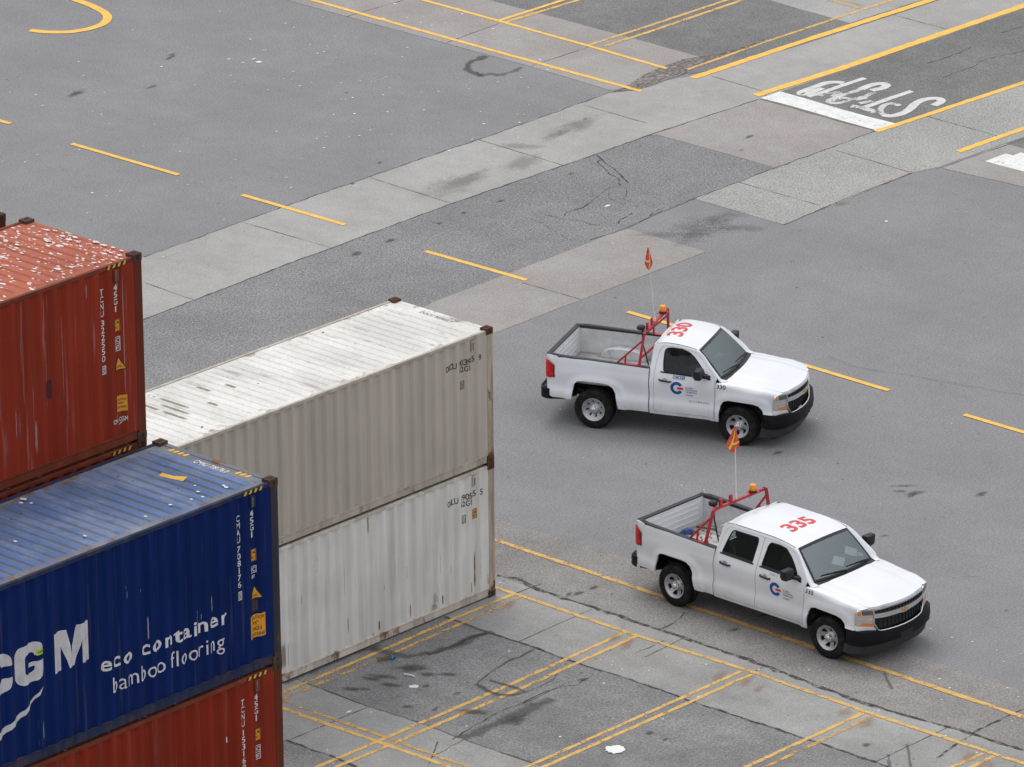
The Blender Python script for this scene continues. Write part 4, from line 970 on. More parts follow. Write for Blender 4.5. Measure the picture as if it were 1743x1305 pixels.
SEAT = plain('seat_cloth', (.055, .055, .058), .9, var=.15); DASH = plain('dash_plastic', (.055, .060, .062), .7); HEAD = plain('headliner', (.30, .30, .29), .9)

def interp(tab, z):
    if z <= tab[0][0]: return tab[0][1]
    for (a, b), (c, d) in zip(tab, tab[1:]):
        if z <= c:
            t = (z-a)/(c-a); return b+(d-b)*t
    return tab[-1][1]
def sst(a, b, v):
    t = max(0., min(1., (v-a)/(b-a))); return t*t*(3-2*t)
SIDE = [(.40,.945),(.50,.980),(.58,.997),(.66,1.003),(.70,1.001),(.76,.974),(.84,.970),(.95,.983),(1.06,.994),(1.12,.992),(1.18,.980),(1.24,.962),(1.30,.938),(1.34,.922),(1.45,.872),(1.60,.802),(1.70,.762),(1.76,.740),(1.80,.722),(1.835,.700)]
BEDS = [(.40,.945),(.50,.980),(.58,.997),(.66,1.003),(.70,1.001),(.76,.974),(.84,.970),(.95,.981),(1.06,.994),(1.14,.990),(1.20,.976),(1.28,.968),(1.36,.955),(1.43,.935)]

def wheel(parent, x, y, kind, steer=0.0):
    """kind: 8 round holes or 6 triangular windows; faces outwards along -y or +y"""
    s = -1 if y < 0 else 1
    wt = bpy.data.objects.new('wheel', None); COL.objects.link(wt); wt.parent = parent; wt.location = (x, y, .395); wt.rotation_euler = (0, 0, steer); wt.empty_display_size = .2
    mb = MB()
    prof = [(.225, -.125), (.262, -.130), (.310, -.134), (.352, -.127), (.378, -.110), (.390, -.088), (.395, -.040), (.395, .040), (.390, .088), (.378, .110), (.352, .127), (.310, .134), (.262, .130), (.225, .125)]
    mb.lathe([(r, h*s) for r, h in prof], 40, 'y')
    for k in range(48):   # tread blocks
        a = 2*math.pi*k/48; ca, sa = math.cos(a), math.sin(a)
        for w0, w1 in ((-.105, -.06), (.06, .105)):
            mb.bar((.394*ca, w0, .394*sa), (.394*ca, w1, .394*sa),   .028, .005, up=(ca, 0, sa))
    mb.obj('tyre', TYRE, wt, 50)
    mb = MB(); e = s
    mb.lathe([(.198, .095*e), (.216, .118*e), (.232, .132*e), (.236, .124*e), (.232, .112*e)], 36, 'y')
    holes = []
    if kind == 8:
        for k in range(8):
            a = 2*math.pi*k/8+.2; c = (.148*math.cos(a), .148*math.sin(a))
            holes.append([(c[0]+.029*math.cos(a)*math.cos(q)-.019*math.sin(a)*math.sin(q), c[1]+.029*math.sin(a)*math.cos(q)+.019*math.cos(a)*math.sin(q)) for q in [2*math.pi*j/10 for j in range(10)]])
    else:
        for k in range(6):
            a = 2*math.pi*k/6+.35
            pol = lambda r, t: (r*math.cos(a+t), r*math.sin(a+t))
            holes.append(rounded([pol(.108, .12), pol(.182, .30), pol(.188, 0), pol(.182, -.30), pol(.108, -.12)], .012, 2))
    circ = [(.20*math.cos(2*math.pi*k/40), .20*math.sin(2*math.pi*k/40)) for k in range(40)]
    def dish(a, b):
        r = math.hypot(a, b); d = .095-.055*sst(.2, .13, r)+.045*sst(.115, .075, r); return (a, d*e, b)
    panel(mb, circ, holes, dish, .03, (0, -.018*e, 0))
    mb.obj('rim', STEELW, wt, 35)
    mb = MB(); mb.lathe([(.20, .0), (.205, .085*e)], 24, 'y'); mb.lathe([(.0, .01*e), (.20, .012*e)], 24, 'y'); mb.obj('brake_drum', UNDER, wt, 40)
    mb = MB(); mb.lathe([(.080, .082*e), (.078, .098*e), (.058, .108*e), (.052, .135*e), (.040, .146*e), (.0, .150*e)], 20, 'y')
    for k in range(6):
        a = 2*math.pi*k/6; mb.lathe([(.013, .09*e), (.013, .118*e), (.006, .126*e), (0, .126*e)], 8, 'y', (.066*math.cos(a), 0, .066*math.sin(a)))
    mb.obj('hub_cap', CHROME, wt, 45)
    return wt

def truck(name, label, loc, rz, wb, xb, crew, num, group, sc_z=1.0):
    T = thing(name, label, 'pickup truck', loc, rz, group)
    F = lambda u: wb+u
    ARX = .06
    def flare(x, z):
        b = 0
        for xc in (ARX, wb):
            q = ((abs(x-xc)/.68)**4+(max(0, z-.25)/.84)**4)**.25
            b = max(b, .042*(1-sst(.87, 1.0, q)))
        return b
    def plan(x):
        t = 0
        if x < -.55: t += .018*((-.55-x)/.42)**2
        if x < -.90: t += .05*((-.90-x)/.07)**2
        u = x-wb
        if u > .2: t += .050*((u-.2)/.45)**2
        return t
    def Y(x, z): return interp(SIDE, z)+flare(x, z)-plan(x)
    def YB(x, z): return interp(BEDS, z)+flare(x, z)-plan(x)
    railz = lambda x: 1.405-(x+.97)*(.05/(xb+.97))
    # ---- roof and greenhouse profile
    XR = xb+.045                                     # rear edge of the roof
    def zr(x):
        u = x-wb; z = 1.838
        z -= .030*(1-sst(XR, XR+.28, x))
        z -= .084*max(0, (u+1.62)/.66)**2
        return z
    hdr = lambda y: (F(-.925-.045*(y/.64)**2), 1.800-.045*(y/.64)**2)
    wsb = lambda y: (F(-.40-.095*(y/.78)**2), 1.262)
    hoodr = lambda y: F(-.285-.10*(y/.80)**2)
    ZH = [(-.45, 1.275), (-.2, 1.268), (.1, 1.25), (.35, 1.222), (.55, 1.182), (.70, 1.145), (.80, 1.122), (.93, 1.100)]
    def zhood(x, y):
        u = x-wb; a = abs(y)
        return interp(ZH, u)-.030*(a/.80)**2+.016*sst(.60, .44, a)-.010*sst(.70, .81, a)
    # ---- bed
    for s in (-1, 1):
        arch = [(ARX+.455, .475), (ARX+.43, .64), (ARX+.395, .80), (ARX+.34, .90), (ARX+.26, .952), (ARX+.15, .968), (ARX-.28, .972), (ARX-.38, .955), (ARX-.445, .89), (ARX-.475, .76), (ARX-.49, .62), (ARX-.50, .575)]
        ol = [(-.970, railz(-.97))]+[(-.97+(xb+.97)*k/6, railz(-.97+(xb+.97)*k/6)) for k in range(1, 7)]+[(xb, .475)]+arch+[(-.84, .560), (-.93, .60), (-.968, .66)]
        mb = MB(); panel(mb, ol, [], lambda x, z: (x, s*YB(x, z), z), .05, (0, -s*.035, 0)); mb.obj('bed_side', TW, T, 42)
        mb = MB()   # rail cap
        rows = []
        for k in range(9):
            x = -.985+(xb-.01+.985)*k/8; yo = YB(max(x, -.965), 1.40)+.004; z = railz(max(x, -.97)); rows.append([(x, s*(yo+.003), z-.028), (x, s*yo, z+.004), (x, s*(yo-.012), z+.014), (x, s*(yo-.085), z+.014), (x, s*(yo-.095), z+.004), (x, s*(yo-.095), z-.045)])
        mb.grid(rows); mb.f.append(tuple(range(6))); mb.m.append(0); n_ = len(mb.v); mb.f.append(tuple(range(n_-6, n_))); mb.m.append(0)
        mb.obj('rail_cap', RAILM, T, 45)
        mb = MB()   # stake pocket in the cap
        for px in (-.80,):
            x0 = px; yo = YB(x0, 1.40); mb.box(x0-.05, x0+.05, s*(yo-.05)-.022, s*(yo-.05)+.022, railz(x0)+.0145, railz(x0)+.016)
        mb.obj('stake_pocket', UNDER, T)
        mb = MB(); mb.box(-.968, -.90, min(s*.79, s*.925), max(s*.79, s*.925), .60, railz(-.97)-.002); mb.obj('bed_corner', TW, T)
        # inner wall with its pressed recess and pockets
        mb = MB()
        yi = .800
        rows = []
        for z, dy in ((.84, 0), (.90, .0), (1.02, .012), (1.10, .035), (1.24, .04), (1.30, .012), (railz(0)-.02, .0)):
            rows.append([(x, s*(yi+dy*q), z) for x, q in ((-.91, 0), (-.74, 0), (-.70, 1), (xb-.34, 1), (xb-.30, 0), (xb-.03, 0))])
        mb.grid(rows); mb.obj('bed_wall', BEDM, T, 35)
        mb = MB()
        for px in (-.62, .05): mb.lathe([(0, .0), (.020, .0)], 10, 'y', (px, s*.828, 1.285))
        mb.obj('tie_down', UNDER, T)
        mb = MB()   # wheel housing in the bed
        rows = []
        for k in range(13):
            a = math.pi*k/12; rows.append([(ARX-.47*math.cos(a)*(1 if abs(math.cos(a)) > .0 else 1), s*(.80 if j == 0 else .80-.17*min(1, j/1.5)), .84+(.235*math.sin(a)**.6 if 0 < k < 12 else 0)*(1 if j < 2 else .96)) for j in range(3)])
        mb.grid(rows); mb.f.append(tuple(3*k+2 for k in range(13))); mb.m.append(0); mb.obj('wheel_housing', BEDM, T, 50)
        # tail lamp wrapped round the corner
        mb = MB(); pl = [(-.805, YB(-.805, 1.1)+.004), (-.86, YB(-.86, 1.1)+.008), (-.915, YB(-.915, 1.1)+.009), (-.955, .958), (-.982, .935), (-.990, .90), (-.990, .855)]
        rows = []
        for z, t in ((.955, .0), (.970, .7), (1.13, 1.0), (1.29, .8), (1.315, 0)):
            rows.append([(x-(.006*t if x < -.95 else 0), s*(y+.006*t), z-(.10*sst(-.93, -.80, x) if z > 1.2 else 0)+(.02*sst(-.93, -.80, x) if z < 1 else 0)) for x, y in pl])
        mb.grid(rows); mb.obj('tail_lamp', REDL, T, 60)
        mb = MB(); mb.grid([[(-.812, s*(YB(-.81, 1.1)+.012), z), (-.790, s*(YB(-.79, 1.1)+.006), z)] for z in (.968, 1.225)]); mb.grid([[(-.80, s*(YB(-.80, 1.1)+.008), z0), (-.93, s*(YB(-.93, 1.1)+.010), z1)] for z0, z1 in ((1.196, 1.298), (1.226, 1.322))]); mb.obj('tail_lamp_bezel', FRIT, T)
    mb = MB(); ribs = []
    for k in range(11):
        y = -.80+1.6*k/11; ribs += [(y, 0), (y+.05, 0), (y+.065, 1), (y+.125, 1), (y+.14, 0)]
    mb.grid([[(x, min(.8, y), .842+.014*q*(0 if x < -.85 or x > xb-.08 else 1)) for y, q in ribs] for x in (-.91, -.86, -.84, xb-.10, xb-.07, xb-.02)])
    mb.obj('bed_floor', BEDM, T, 25)
    mb = MB(); mb.box(xb-.055, xb-.02, -.86, .86, .84, railz(xb)-.03)
    for z in (.96, 1.08, 1.2): mb.cbox(xb-.065, xb-.05, -.76, .76, z, z+.05, .004)
    mb.obj('bed_bulkhead', BEDM, T)
    mb = MB(); mb.box(-.915, -.905, -.80, .80, .85, 1.385)
    for z in (.95, 1.06, 1.17, 1.27): mb.cbox(-.906, -.897, -.70, .70, z, z+.035, .003)
    panel(mb, rounded([(-.80, .60), (.80, .60), (.80, 1.395), (-.80, 1.395)], .03), [], lambda y, z: (-.972-.012*math.cos(y*1.6)+.012*sst(1.28, 1.39, z), y, z), .08, (.05, 0, 0))
    mb.obj('tailgate', TW, T, 35)
    mb = MB(); mb.cbox(-.992, -.895, -.80, .80, 1.388, 1.416, .010); mb.obj('tailgate_cap', RAILM, T)
    mb = MB()
    pl = [(-.90, -1.0), (-1.00, -.995), (-1.08, -.95), (-1.13, -.82), (-1.15, -.4), (-1.155, 0), (-1.15, .4), (-1.13, .82), (-1.08, .95), (-1.0, .995), (-.90, 1.0)]
    mb.grid([[(x*k+(1-k)*-.9, y*k2, z) for x, y in pl] for z, k, k2 in ((.72, .90, .95), (.725, 1.0, .985), (.66, 1.0, 1.0), (.60, .985, .99), (.585, 1.01, 1.0), (.53, 1.0, .99), (.50, .9, .95))])
    mb.box(-1.08, -.93, -.88, .88, .52, .719); mb.obj('rear_bumper', BUMP, T, 40)
    mb = MB(); mb.box(-1.10, -.60, -.06, .06, .44, .52); mb.bar((-.98, -.80, .47), (-.72, -.72, .47), .10, .03); mb.bar((-.72, -.72, .47), (-.55, -.45, .47), .09, .05); mb.bar((-.98, .80, .47), (-.55, .45, .47), .09, .05); mb.obj('tow_hitch', UNDER, T)
    # ---- chassis
    mb = MB()
    for s in (-1, 1):
        mb.box(-.95, F(.62), s*.42-.04, s*.42+.04, .47, .60); mb.bar((-.45, s*.62, .66), (.55, s*.62, .50), .07, .06)
        mb.box(ARX-.55, ARX+.56, s*.56-.02, s*.56+.02, .70, .83)
        mb.tube([(-.28, s*.55, .75), (-.06, s*.60, .38)], .032, 8)
    mb.tube([(0, -.72, .395), (0, .72, .395)], .055, 10); mb.lathe([(.0, -.14), (.13, -.1), (.15, 0), (.13, .1), (0, .14)], 12, 'y', (0, .08, .395))
    mb.box(.60, xb, -.78, .78, .50, .80); mb.box(xb+.02, F(-.55), -.90, .90, .44, .50); mb.box(F(-.5), F(.66), -.40, .40, .36, .60)
    mb.tube([(.1, .35, .42), (F(-.6), .35, .40)], .05, 8); mb.tube([(-.8, .5, .50), (.1, .35, .42)], .04, 8)
    mb.lathe([(.33, -.10), (.36, 0), (.33, .10), (.0, .1)], 20, 'z', (-.55, 0, .58))
    mb.box(F(.05), F(.74), -.74, .74, .44, 1.04); mb.box(F(-.50), F(.40), -.66, .66, .60, 1.10)
    mb.box(.53, F(-.53), -.94, .94, .462, .474); mb.box(-.93, -.47, -.88, .88, .60, .61); mb.box(-.47, .53, -.60, .60, .62, .63)  # wide floor pans, added to deepen the shadow under the body
    mb.obj('chassis', UNDER, T)
    mb = MB()
    for s in (-1, 1):   # front wheel-arch liners
        rows = []
        for k in range(11):
            a = math.pi*k/10; rows.append([(F(-.50*math.cos(a)), s*y, .46+.46*math.sin(a)**.7 if 0 < k < 10 else .46) for y in (.62, .95)])
        mb.grid(rows); mb.box(F(-.52), F(.50), s*.62-.01, s*.62+.01, .46, .95)
        mb.box(xb-.02, xb+.05, min(s*.70, s*.93), max(s*.70, s*.93), .40, .50)
    mb.obj('arch_liner', UNDER, T)
    mb = MB()
    for s in (-1, 1): mb.box(.47, .49, s*.86-.10, s*.86+.10, .36, .56)
    mb.obj('mud_flap', BLK, T)
    # ---- cab sides and doors
    top = []; n_ = 9
    for k in range(n_): x = XR+.05+(F(-1.05)-XR-.05)*k/(n_-1); top.append((x, zr(x)-.006))
    cab = [(xb+.022, .455), (xb+.022, 1.36), (xb+.026, 1.56), (xb+.036, 1.74), (XR+.012, zr(XR)-.02)]+top+[(F(-.965), 1.742), (F(-.86), 1.685), (F(-.72), 1.535), (F(-.60), 1.418), (F(-.515), 1.318), (F(-.545), 1.25), (F(-.552), 1.1), (F(-.552), .455)]
    dt = .052
    def dtop(x): return zr(x)-dt
    fr0 = F(-1.80)+.055 if crew else xb+.145
    front = [(F(-1.06), dtop(F(-1.06))), (F(-.985), 1.700), (F(-.88), 1.615), (F(-.755), 1.505), (F(-.645), 1.395), (F(-.585), 1.315), (F(-.572), 1.20), (F(-.568), .525)]
    if crew:
        xs_ = F(-1.70)
        fd = [(xs_, .525), (xs_, 1.30), (xs_+.012, dtop(xs_)), ((xs_+F(-1.06))/2, dtop((xs_+F(-1.06))/2))]+front
        x0 = xb+.055
        rd = [(x0+.01, .525), (x0, .90), (x0, 1.30), (x0+.03, 1.52), (x0+.075, 1.70), (x0+.14, dtop(x0+.14)), (xs_-.3, dtop(xs_-.3)), (xs_, dtop(xs_)), (xs_-.012, 1.30), (xs_-.012, .525)]
        doors = [(fd, [(xs_+.085, 1.325), (xs_+.115, 1.66), (xs_+.16, 1.738), (F(-1.33), 1.745), (F(-1.16), 1.722), (F(-1.02), 1.625), (F(-.90), 1.515), (F(-.80), 1.405), (F(-.765), 1.335), (F(-.765), 1.305)]),
                 (rd, [(x0+.105, 1.335), (x0+.155, 1.56), (x0+.21, 1.715), (x0+.26, 1.745), (xs_-.14, 1.748), (xs_-.115, 1.70), (xs_-.125, 1.325)])]
    else:
        x0 = xb+.115
        fd = [(x0, .525), (x0, 1.30), (x0+.02, 1.52), (x0+.055, 1.68), (x0+.12, dtop(x0+.12)), (F(-1.4), dtop(F(-1.4)))]+front
        doors = [(fd, [(x0+.175, 1.330), (x0+.150, 1.50), (x0+.150, 1.68), (x0+.185, 1.745), (F(-1.50), 1.765), (F(-1.28), 1.757), (F(-1.13), 1.712), (F(-1.02), 1.635), (F(-.90), 1.515), (F(-.80), 1.405), (F(-.765), 1.335), (F(-.765), 1.305)])]
    for s in (-1, 1):
        fn = lambda x, z: (x, s*Y(x, z), z)
        mb = MB(); panel(mb, cab, [grow(d, .0065) for d, w_ in doors], fn, .05, (0, -s*.03, 0)); mb.obj('cab_side', TW, T, 42)
        for i, (d, w_) in enumerate(doors):
            win = rounded(w_, .035, 3)
            mb = MB(); panel(mb, d, [win], fn, .05, (0, -s*.03, 0)); D = mb.obj('door', TW, T, 42)
            mb = MB(); panel(mb, grow(win, -.002), [], lambda x, z: (x, s*(Y(x, z)-.016), z), .09); mb.obj('window', SGLASS, D, 60)
            mb = MB(); panel(mb, grow(win, .006), [grow(win, -.012)], lambda x, z: (x, s*(Y(x, z)+.002), z), .06, (0, -s*.02, 0))
            xa, xz = min(p[0] for p in w_), max(p[0] for p in w_); zb0 = w_[0][1]; zb1 = w_[-1][1]
            mb.bar((xa-.03, s*(Y(xa, zb0-.012)+.006), zb0-.012), (xz+.02, s*(Y(xz, zb1-.012)+.006), zb1-.012), .016, .024)
            mb.obj('window_seal', BLK, D, 50)
            hx = (d[0][0]+.10); hz = 1.165
            mb = MB(); yh = Y(hx+.1, hz); mb.tube([(hx, s*(yh-.01), hz+.006), (hx+.03, s*(yh+.030), hz+.005), (hx+.12, s*(yh+.040), hz), (hx+.22, s*(yh+.032), hz-.008), (hx+.25, s*(yh-.01), hz-.010)], [.016, .019, .019, .019, .016], 8); mb.obj('handle', BLK, D, 50)
            mb = MB(); mb.lathe([(0, 0), (.05, 0)], 14, 'y', (hx+.12, s*(yh+.002), hz+.006)); mb.obj('handle_recess', plain('recess_grey', (.30, .30, .31), .6) if s == -1 and i == 0 and False else RECESS_SHADE, D)  # flat disc, its grey stands in for the shaded recess
            if i == 0:
                # mirror: sail, arm and housing
                mb = MB(); xm = F(-.735)
                panel(mb, [(F(-.775), 1.300), (F(-.775), 1.365), (F(-.73), 1.372), (F(-.685), 1.315), (F(-.64), 1.27), (F(-.70), 1.262)], [], lambda x, z: (x, s*(Y(x, z)+.004), z), .05, (0, -s*.02, 0))
                mb.bar((xm+.05, s*.93, 1.33), (xm-.03, s*1.05, 1.36), .07, .05)
                bm = bmesh.new(); bmesh.ops.create_cube(bm, size=1)
                for v in bm.verts:
                    o_ = v.co.copy(); k = .80 if o_.z < 0 else 1
                    v.co = (xm-.105+o_.x*.17*(1 if o_.y*s < 0 else .8)+(.025 if o_.x > 0 else 0)*0, s*1.125+o_.y*.25*k, 1.42+o_.z*.205)
                bmesh.ops.bevel(bm, geom=bm.edges[:], offset=.04, segments=4, affect='EDGES', profile=.55); mb.bm(bm)
                mb.obj('mirror', BLK, D, 60)
                mb = MB(); mb.box(xm-.194, xm-.190, s*1.125-.085, s*1.125+.085, 1.355, 1.48); mb.obj('mirror_glass', CHROME, D)
        mb = MB()   # roof ditch and gutter line
        rows = []
        for k in range(14):
            x = XR+.02+(F(-.99)-XR-.02)*k/13; z = zr(x); rows.append([(x, s*.702, z-.004), (x, s*.694, z-.006), (x, s*.684, z-.002)])
        mb.grid(rows); mb.obj('roof_ditch', FRIT, T, 60)
        # windscreen pillar between the glass and the door frame
        edge = [(F(-1.03), zr(F(-1.05))-.008), (F(-.965), 1.742), (F(-.86), 1.685), (F(-.72), 1.535), (F(-.60), 1.418), (F(-.515), 1.318)]
        ts = [0, .10, .28, .52, .75, 1]
        h_, w_ = hdr(.662), wsb(.78); mb = MB(); rows = []
        for (ex, ez), t in zip(edge, ts):
            p = Vector((ex, s*Y(ex, ez), ez)); q = Vector((h_[0]+(w_[0]-h_[0])*t, s*(.662+(.785-.662)*t), h_[1]+(w_[1]-h_[1])*t)); mid = (p+q)/2+Vector((.012, s*.006, .012))
            rows.append([p, p*.7+mid*.3+Vector((.004, s*.002, .004)), mid, q*.7+mid*.3, q])
        rows.append([(F(-.49), s*.925, 1.262), (F(-.46), s*.90, 1.262), (F(-.45), s*.87, 1.262), (F(-.46), s*.83, 1.262), (F(-.485), s*.79, 1.256)])
        rows.append([(F(-.43), s*.935, 1.230), (F(-.39), s*.90, 1.236), (F(-.36), s*.86, 1.240), (F(-.35), s*.82, 1.242), (F(-.39), s*.785, 1.240)])
        mb.grid(rows); mb.obj('windscreen_pillar', TW, T, 60)
        # front fender
        zt = lambda u: interp(ZH, u)-.040
        def ffn(x, sv):
            u = x-wb; z0 = zt(u)-.15
            if sv <= z0: return (x, s*(Y(x, sv) if u < -.2 else Y(x, sv)), sv)
            th = min(1, (sv-z0)/.235)*math.pi/2; sn = math.sin(th); p = 4.2-2.0*sst(-.50, .15, u)+2.6*sst(.25, .62, u)
            yb = Y(x, z0); yt = .812-.03*sst(.35, .65, u)
            return (x, s*(yt+(yb-yt)*max(0, 1-sn**p)**(1/p)), z0+.15*sn)
        st = lambda u: zt(u)-.15+.235
        arch = [(F(-.475), .455), (F(-.462), .62), (F(-.435), .79), (F(-.375), .885), (F(-.27), .915), (F(.22), .895), (F(.33), .865), (F(.405), .79), (F(.435), .715)]
        ol = [(F(-.542), .455)]+arch+[(F(.635), .705), (F(.640), st(.64)-.235), (F(.685), st(.685)-.155), (F(.690), st(.69)-.075)]+[(F(u), st(u)) for u in (.742, .64, .5, .35, .2, .05, -.1, -.25, -.38)]+[(F(-.50), st(-.45)-.06), (F(-.535), 1.25), (F(-.542), 1.1)]
        mb = MB(); panel(mb, ol, [], ffn, .045, (0, -s*.03, 0)); mb.obj('fender', TW, T, 45)
    # ---- roof
    ys = [-.685, -.5, -.25, 0, .25, .5, .685]; mb = MB(); rows = []
    def zroof(x, y): return zr(x)+.045*(1-(y/.685)**2)
    for k in range(17):
        t = k/16; row = []
        for y in ys:
            x1 = hdr(y)[0]+.0; x0 = XR+.05*(y/.685)**4; x = x0+(x1-x0)*t; z = zroof(x, y)
            if t > .8: z = z+(hdr(y)[1]+.004-zroof(x1, y))*((t-.8)/.2)**1.5
            if k == 0: z -= .02
            row.append((x, y, z))
        rows.append(row)
    mb.grid(rows); mb.grid([[(p[0], p[1], p[2]) for p in rows[0]], [(p[0]-.02, p[1], p[2]-.05) for p in rows[0]]]); mb.obj('roof', TW, T, 45)
    # ---- rear wall of the cab
    mb = MB(); rows = []
    for z, x in ((.50, xb+.03), (1.36, xb+.03), (1.56, xb+.052), (1.74, xb+.092), (zr(XR)-.012, XR+.01)):
        hw = interp(SIDE, z)-.012; rows.append([(x-(.02*(1-(y/hw)**2)), y, z) for y in [hw*(-1+2*k/8) for k in range(9)]])
    bk = [(1.36, xb+.03), (1.56, xb+.032), (1.74, xb+.042), (zr(XR)-.012, XR+.01)]
    bx = lambda y, z: interp([(.5, xb+.03)]+bk, z)-.02*(1-(y/.9)**2)
    ow = [(-interp(SIDE, z)+.012, z) for z in (.50, .8, 1.1, 1.36, 1.5, 1.62, 1.72, zr(XR)-.012)]; ow = ow+[(-a, z) for a, z in reversed(ow)]
    hole = rounded([(-.60, 1.42), (-.54, 1.70), (.54, 1.70), (.60, 1.42)], .05)
    mb = MB(); panel(mb, ow, [hole], lambda y, z: (bx(y, z), y, z), .09, (.03, 0, 0)); mb.obj('cab_back', TW, T, 40)
    mb = MB(); panel(mb, grow(hole, -.002), [], lambda y, z: (bx(y, z)+.01, y, z), .1); mb.obj('rear_window', SGLASS, T, 60)
    # ---- hood
    hood = [(hoodr(y), y) for y in (-.80, -.6, -.4, -.2, 0, .2, .4, .6, .80)]+[(F(.15), .800), (F(.45), .790), (F(.60), .778), (F(.700), .760), (F(.748), .73), (F(.80), .62), (F(.855), .46), (F(.90), .30), (F(.922), .14), (F(.928), 0)]+[(F(.922), -.14), (F(.90), -.30), (F(.855), -.46), (F(.80), -.62), (F(.748), -.73), (F(.700), -.760), (F(.60), -.778), (F(.45), -.790), (F(.15), -.800)]
    mb = MB(); panel(mb, hood, [], lambda x, y: (x, y, zhood(x, y)), .05, (0, 0, -.04)); mb.obj('hood', TW, T, 38)
    # ---- cowl and wipers
    mb = MB(); rows = []
    for k in range(17):
        y = -.80+1.6*k/16; a = wsb(y*.97); rows.append([(a[0]-.02, y, a[1]-.005), (a[0]+.02, y, a[1]-.018), (hoodr(y)-.04, y, 1.238), (hoodr(y)+.03, y, 1.225)])
    mb.grid(rows); mb.obj('cowl', BLK, T, 50)
    # ---- windscreen
    def ws(t, sn):
        yb, yt = .785*sn, .662*sn; b, h = wsb(yb), hdr(yt); bul = .030*math.sin(math.pi*t)*(1-.6*sn*sn)
        return Vector((b[0]+(h[0]-b[0])*t+bul*.75, yb+(yt-yb)*t, b[1]+(h[1]-b[1])*t+bul*.65))
    mb = MB(); mb.grid([[ws(t/8, -1+2*k/14) for k in range(15)] for t in range(9)]); mb.obj('windscreen', WGLASS, T, 80)
    mb = MB(); e_ = Vector((.003, 0, .003))
    for (t0, t1), (a, b) in (((.925, 1), (-1, 1)), ((0, .05), (-1, 1)), ((.05, .925), (-1, -.955)), ((.05, .925), (.955, 1))):
        mb.grid([[ws(t0+(t1-t0)*q/4, a+(b-a)*k/12)+e_ for k in range(13)] for q in range(5)])
    mb.obj('windscreen_frit', FRIT, T, 80)
    for y0, y1 in ((.62, .05), (-.02, -.60)):
        mb = MB(); a = ws(.035, y0/.785)+Vector((.02, 0, .018)); b = ws(.11, y1/.785)+Vector((.015, 0, .015)); c = Vector((hoodr(y0)-.07, y0, 1.262))
        mb.tube([c, a], .012, 6); mb.tube([a, (a+b)/2+Vector((.012, 0, .012)), b], [.013, .012, .009], 6); mb.obj('wiper', BLK, T, 50)
    # ---- front end
    uf = lambda y: .945-.31*(abs(y)/.985)**2.0
    def band(mb, z0, z1, y0, y1, off, n=24, mi=0, f0=None, f1=None, lip=.03):
        rows = [[], [], [], []]
        for k in range(n+1):
            y = y0+(y1-y0)*k/n; a = z0 if f0 is None else f0(y); b = z1 if f1 is None else f1(y); x = F(uf(y)+off)
            rows[0].append((x-lip, y, a)); rows[1].append((x, y, a)); rows[2].append((x, y, b)); rows[3].append((x-lip, y, b))
        mb.grid(rows, mi)
    mb = MB(); band(mb, .66, 1.060, -.70, .70, -.045); mb.obj('radiator_screen', GRILLE, T)
    mb = MB()
    for z in (.755, .83, 1.02, 1.055): band(mb, z, z+.012, -.62, .62, -.030, 20, lip=.015)
    for k in range(15): y = -.63+1.26*k/14; mb.box(F(uf(y)-.045), F(uf(y)-.028), y-.006, y+.006, .68, 1.09)
    mb.obj('grille_bars', BLK, T)
    mb = MB(); vee = lambda b: (lambda y: b-.018*max(0, 1-abs(y)/.16)+.012*sst(.45, .70, abs(y)))
    band(mb, 0, 0, -.685, .685, .018, 36, f0=vee(.885), f1=lambda y: .972+.010*sst(.45, .70, abs(y)), lip=.05); mb.obj('grille_bar', CHROME, T, 40)
    mb = MB(); band(mb, 1.05, 1.09, -.66, .66, .006, 28, f0=lambda y: 1.040+.012*sst(.66, .3, abs(y)), f1=lambda y: 1.062+.018*sst(.66, .3, abs(y)), lip=.06)
    mb.obj('hood_trim', CHROME, T, 40)
    mb = MB(); pth = [(.672, .885), (.685, .82), (.60, .665), (.555, .642)]
    pts = [(F(uf(y)+.012), y, z) for y, z in pth]+[(F(uf(y)+.014), y, .638) for y in (.4, .2, 0, -.2, -.4)]+[(F(uf(y)+.012), -y, z) for y, z in reversed(pth)]
    mb.tube(pts, .017, 8); mb.obj('lower_grille_trim', CHROME, T, 60)
    mb = MB(); y = .085; x = lambda yy: F(uf(yy)+.024); cz_ = .922
    for pts, m_ in (([(-.085, .012), (-.034, .012), (-.024, .030), (.040, .030), (.030, .012), (.085, .012), (.075, -.014), (.024, -.014), (.014, -.032), (-.050, -.032), (-.040, -.014), (-.095, -.014)], 0),):
        o_ = len(mb.v); k = len(pts); mb.v += [(x(a), a, cz_+b) for a, b in pts]+[(x(a)+.014, a*.94, cz_+b*.9) for a, b in pts]
        mb.f.append(tuple(o_+k+i for i in range(k))); mb.m.append(0)
        for i in range(k): mb.f.append((o_+i, o_+(i+1) % k, o_+k+(i+1) % k, o_+k+i)); mb.m.append(0)
    mb.obj('emblem', plain('emblem_gold', (.62, .36, .06), .3, .5) if num == '330' else bpy.data.materials['emblem_gold'], T)
